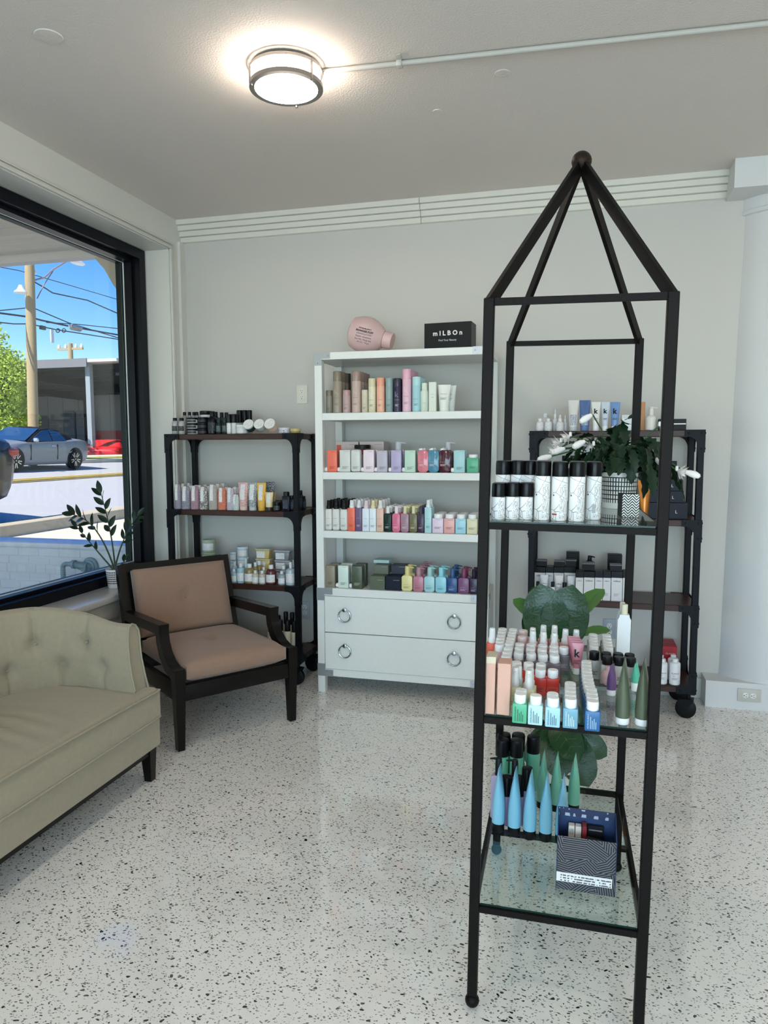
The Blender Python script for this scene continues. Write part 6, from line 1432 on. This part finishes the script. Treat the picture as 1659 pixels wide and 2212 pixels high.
    for y in (-1.42, 1.40):
        for s in (-1, 1):
            wh = link('wheel', tyre, t, (s * .83, y, .34), (0, 0, 0 if s > 0 else PI)); link('rim', rm, wh); link('hub', hub, wh)
            link('wheel_arch', ar, t, (s * .922, y, .36), (0, 0, 0 if s > 0 else PI))
    return t
f1, f2 = on(38, 1016, 'x', -17.08), on(155, 1005, 'x', -17.08)
car('grey convertible with black soft top parked across the street', (-17.95, (f1.y + f2.y) / 2 - .0, gz(-17.95)), 0, '#7c8286', '#1c1a1b', 'convertible_car')
tk = gpx(2, 1127)
car('black truck parked at the kerb outside the window', (tk.x - 1.12, tk.y - 2.05, gz(tk.x - 1.1)), 0, '#14171c', '#14171c', 'parked_truck', (1.10, 1.16, 1.38), cat='truck', tail='#9c2a22')
for px_, x_, rz_, col_, nm_, lb_ in ((236, -22.3, 205, '#c0101c', 'sports_car', 'red sports car parked under the front of the open shed'), (180, -28.0, 15, '#101114', 'sedan_car', 'black car parked in the shade of the shed'), (283, -24.2, 200, '#c9ccd0', 'sedan_car', 'white car parked beyond the red sports car')):
    q = on(px_, 970, 'x', x_); c_ = car(lb_, (x_, q.y, .55), math.radians(rz_), col_, col_, nm_, (1, .95, .92)); c_.matrix_world = Matrix.Translation((x_, q.y, .55)) @ Matrix.Rotation(math.radians(rz_), 4, 'Z') @ Matrix.Diagonal((1, .95, .92, 1))
# ---- utility pole, lamps, wires
PX = -20.1
pb = on(72, 925, 'x', PX)
pole = thing('utility_pole', 'tall weathered wooden utility pole across the street', 'pole', (PX, pb.y, gz(PX)))
tp = on(63, 540, 'x', PX); lean = (tp.y - pb.y) / (tp.z - pb.z)
WOODP = mat_wood('weathered_pole', '8a7a5e', 'b3a27e', .9)
pz = lambda z: Vector((0, lean * (z - (pb.z - gz(PX))), z))
mk('shaft', WOODP, lambda bm: sweep(bm, [pz(0), pz(4), pz(8), pz(12)], .18, 16, True, [.20, .185, .17, .15]), pole)
def pw(px, py): return on(px, py, 'x', PX) - pole.location
mk('lamp_arm', M('#9a8f94', .5, .4), lambda bm: [sweep(bm, [pw(76, 605), pw(95, 600), pw(115, 582), pw(148, 562)], .035, 8), sweep(bm, [pw(80, 645), pw(95, 615), pw(115, 585)], .022, 6)], pole)
def lampm(bm): lathe(bm, [(0, 0), (.17, .01), (.21, .06), (.17, .13), (.06, .17), (0, .17)], 20, (0, 0, 0), None, 1, 1.7)
lp = pw(167, 566); mk('street_lamp', M('#dfe3e6', .3), lambda bm: lathe(bm, [(0, -.09), (.16, -.08), (.20, -.02), (.16, .05), (0, .09)], 20, lp, None, 1, 2.2), pole)
lp2 = pw(45, 630); mk('street_lamp', M('#e3e3de', .3), lambda bm: lathe(bm, [(.24, -.04), (.23, .0), (.12, .10), (.06, .24), (0, .25)], 20, lp2), pole)
mk('insulator', M('#e6e8ea', .3), lambda bm: lathe(bm, [(.06, -.06), (.07, 0), (.05, .08), (0, .09)], 10, pw(75, 588)), pole)
WIRE = M('#2c3440', .6)
for pts, nm, r in ((((-60, 562), (55, 584), (170, 618), (300, 657)), 'thin top wire crossing the sky', .016), (((84, 607), (110, 622), (125, 632), (200, 648), (300, 692)), 'looped service wire leaving the street lamp', .026), (((-60, 677), (75, 664), (90, 667), (160, 697), (300, 740)), 'sagging wire bending at the pole', .022), (((-60, 666), (75, 684), (100, 691), (170, 706), (300, 729)), 'thick bundled cable below the lamp', .036), (((-60, 688), (42, 699), (75, 699), (130, 711), (300, 738)), 'lowest wire carrying the junction box', .024), (((112, 696), (180, 700), (300, 713)), 'short upper wire right of the splice', .02)):
    tag(mk('overhead_wire', WIRE, lambda bm: sweep(bm, [on(a, b, 'x', PX) - Vector((0.25, 0, 0)) for a, b in pts], r, 6)), nm, 'wire')
sp_ = thing('cable_splice', 'grey cylindrical cable splice hanging on the wires', 'cable splice')
mk('case', M('#8d9498', .4, .3), lambda bm: sweep(bm, [on(151, 705, 'x', PX + .1), on(155, 706, 'x', PX + .1), on(172, 710, 'x', PX + .1), on(175, 711, 'x', PX + .1)], .13, 12, True, [.08, .13, .13, .08]), sp_)
mk('drip_loop', WIRE, lambda bm: [sweep(bm, [on(cx + 4 * math.cos(a), 714 + 4 * math.sin(a), 'x', PX + .1) for a in [2 * PI * k / 12 for k in range(13)]], .02, 6) for cx in (125, 138)], sp_)
tag(mk('wire_tag', M('#d5dade', .5), lambda bm: sweep(bm, [on(112, 712, 'x', PX + .1), on(113, 740, 'x', PX + .1)], .07, 8)), 'white hanging tube on the lowest wire', 'cable tube')
tag(mk('junction_box', M('#3a4a44', .5), lambda bm: box(bm, on(92, 708, 'x', PX + .1), (.12, .26, .15), .02)), 'small dark junction box on the lowest wire', 'junction box')
fp = on(153, 775, 'y', 48.0); far = thing('utility_pole', 'distant wooden pole with crossarms rising behind the shed', 'pole', (fp.x, fp.y, .55))
ft = on(153, 742, 'y', 48.0)
mk('shaft', WOODP, lambda bm: sweep(bm, [(0, 0, 0), (0, 0, ft.z - .55)], .18, 12), far)
mk('crossarm', WOODP, lambda bm: box(bm, (0, 0, ft.z - .95), (2.2, .14, .16)), far)
for k in (-1, -.4, .5, 1): mk('insulator', M('#cfd6da', .3), lambda bm: lathe(bm, [(.10, 0), (.12, .15), (.05, .3), (0, .3)], 8, (k, 0, ft.z - .9)), far)
# ---- open metal shed across the street (front along X, facing the shop)
SY = 29.5; sx0 = on(40, 900, 'y', 42.0).x; sx1 = sx0 + 26; zft, zfb = on(120, 779, 'y', SY).z, on(120, 797, 'y', SY).z; SBY = 42.0
zbk = on(150, 852, 'y', SBY).z; g0 = .55
shed = thing('open_shed', 'dark open-fronted metal shed across the street', 'shed', (sx0, SY, g0))
DKS = M('#3b4048', .6, .3); SHEET = M('#c4c4c4', .6)
mk('roof', SHEET, lambda bm: prism(bm, [(-.4, zft - g0 - .05), (SBY - SY + .3, zbk - g0 + .25), (SBY - SY + .3, zbk - g0 + .13), (-.4, zft - g0 - .17)], 'x', 0, 34), shed)
mk('fascia', M('#77777c', .6, .2), boxes((0, on(200, 790, 'y', SY).x - sx0, -.45, -.38, zfb - g0, zft - g0)), shed)
zr_ = lambda y: zft - .2 - g0 + (zbk + .1 - zft + .2) * y / (SBY - SY)
for k in range(9):
    y = .2 + k * 1.5; mk('purlin', M('#22262c', .6), lambda bm: box(bm, (17, y, zr_(y) - .12), (34, .12, .20)), shed)
for k in range(7):
    x = .3 + k * 5.4; mk('rafter', M('#1d2026', .6), lambda bm: bar(bm, (x, 0, zr_(0) - .35), (x, SBY - SY, zr_(SBY - SY) - .35), .22, .45), shed)
    mk('wall_column', M('#1d2026', .6), boxes((x - .14, x + .14, SBY - SY - .5, SBY - SY - .1, 0, zbk - g0)), shed)
for k in range(1):
    px_ = on(196, 900, 'y', SY).x - sx0; mk('front_post', M('#9aa4ae', .5, .3), boxes((px_ - .12, px_ + .12, -.12, .12, 0, zfb - g0 + .2)), shed)
mk('front_post', M('#9aa4ae', .5, .3), boxes((6.2, 6.34, -.08, .08, 0, zfb - g0 + .1)), shed)
mk('back_wall', M('#7a808a', .7), boxes((0, 34, SBY - SY, SBY - SY + .15, 0, zbk - g0 + .2)), shed)
for k in range(28): mk('wall_panel', M('#80868f', .7), boxes((.05 + k * 1.2, 1.2 + k * 1.2, SBY - SY - .03, SBY - SY, 1.3, zbk - g0)), shed)
xr = on(208, 900, 'y', SBY).x - sx0
for k in range(7): mk('red_panel', M('#a04048', .7), boxes((xr + k * 1.6, xr + 1.55 + k * 1.6, SBY - SY - .06, SBY - SY, 0, on(240, 930, 'y', SBY).z - g0)), shed)
xd0, xd1 = on(141, 900, 'y', SBY).x - sx0, on(190, 900, 'y', SBY).x - sx0
for a, b in ((xd0, (xd0 + xd1) / 2 - .04), ((xd0 + xd1) / 2 + .04, xd1)):
    dr_ = mk('roller_door', M('#4a5666', .4, .3), boxes((a, b, SBY - SY - .12, SBY - SY - .05, 0, on(160, 890, 'y', SBY).z - g0)), shed)
    for j in range(6): mk('door_panel', M('#525e70', .4, .3), boxes((a + .05, b - .05, SBY - SY - .16, SBY - SY - .11, .1 + j * .55, .58 + j * .55)), dr_)
mk('side_wall', M('#4a5058', .7), boxes((-.1, 0, 6.0, SBY - SY, 0, zbk - g0)), shed)
# ---- street tree
tc = on(-18, 865, 'x', -24.0)
tree = thing('street_tree', 'bushy sunlit green tree beside the utility pole', 'tree', (tc.x, tc.y, gz(tc.x)))
mk('trunk', WOODP, lambda bm: sweep(bm, [(0, 0, 0), (.05, 0, 1.2), (0, 0, 2.4)], .12, 10, True, [.16, .13, .08]), tree)
def foliage(bm, seed=9):
    rn = random.Random(seed); cz = tc.z - gz(tc.x)
    for i in range(14000):
        a, ph = rn.uniform(0, 2 * PI), math.acos(rn.uniform(-1, 1)); R_ = (.62 + .38 * rn.random()) * (1 + .16 * math.sin(3 * a + 2 * ph) + .12 * math.sin(7 * ph + a))
        p = Vector((math.sin(ph) * math.cos(a) * 1.75 * R_, math.sin(ph) * math.sin(a) * 1.7 * R_, cz + math.cos(ph) * 2.75 * R_))
        if p.z < .5: continue
        d = Vector((rn.gauss(0, 1), rn.gauss(0, 1), rn.gauss(0, 1))).normalized(); s_ = d.orthogonal().normalized(); l = rn.uniform(.05, .10)
        bm.faces.new([bm.verts.new(p + v) for v in (-s_ * l * .5, d * l * .9, s_ * l * .5, -d * l * .9)])
mk('foliage', M('#93ab38', .6, 0, 0, 3, .5), foliage, tree)
def bush(bm): foliage(bm, 12)
# verge by the far kerb
vg = mk('grass_verge', M('#8d9448', .9, 0, .5, 20, .3), lambda bm: prism(bm, [(-19.75, 1.075), (-19.4, 1.02), (-19.4, .9), (-19.75, .9)], 'y', 24.6, 60)); tag(vg, 'thin dry grass strip behind the far kerb', 'grass', kind='stuff')
for lab, gs_ in SEEN.items():
    pass
CNT = {}
for o in sc.objects:
    if o.parent is None and o.get('label'): CNT.setdefault(o['label'], []).append(o)
for lab, os_ in CNT.items():
    if len(os_) > 1:
        for o in os_: o['group'] = o.get('group') or lab
        g_ = os_[0]['group']
        for o in os_: o['group'] = g_
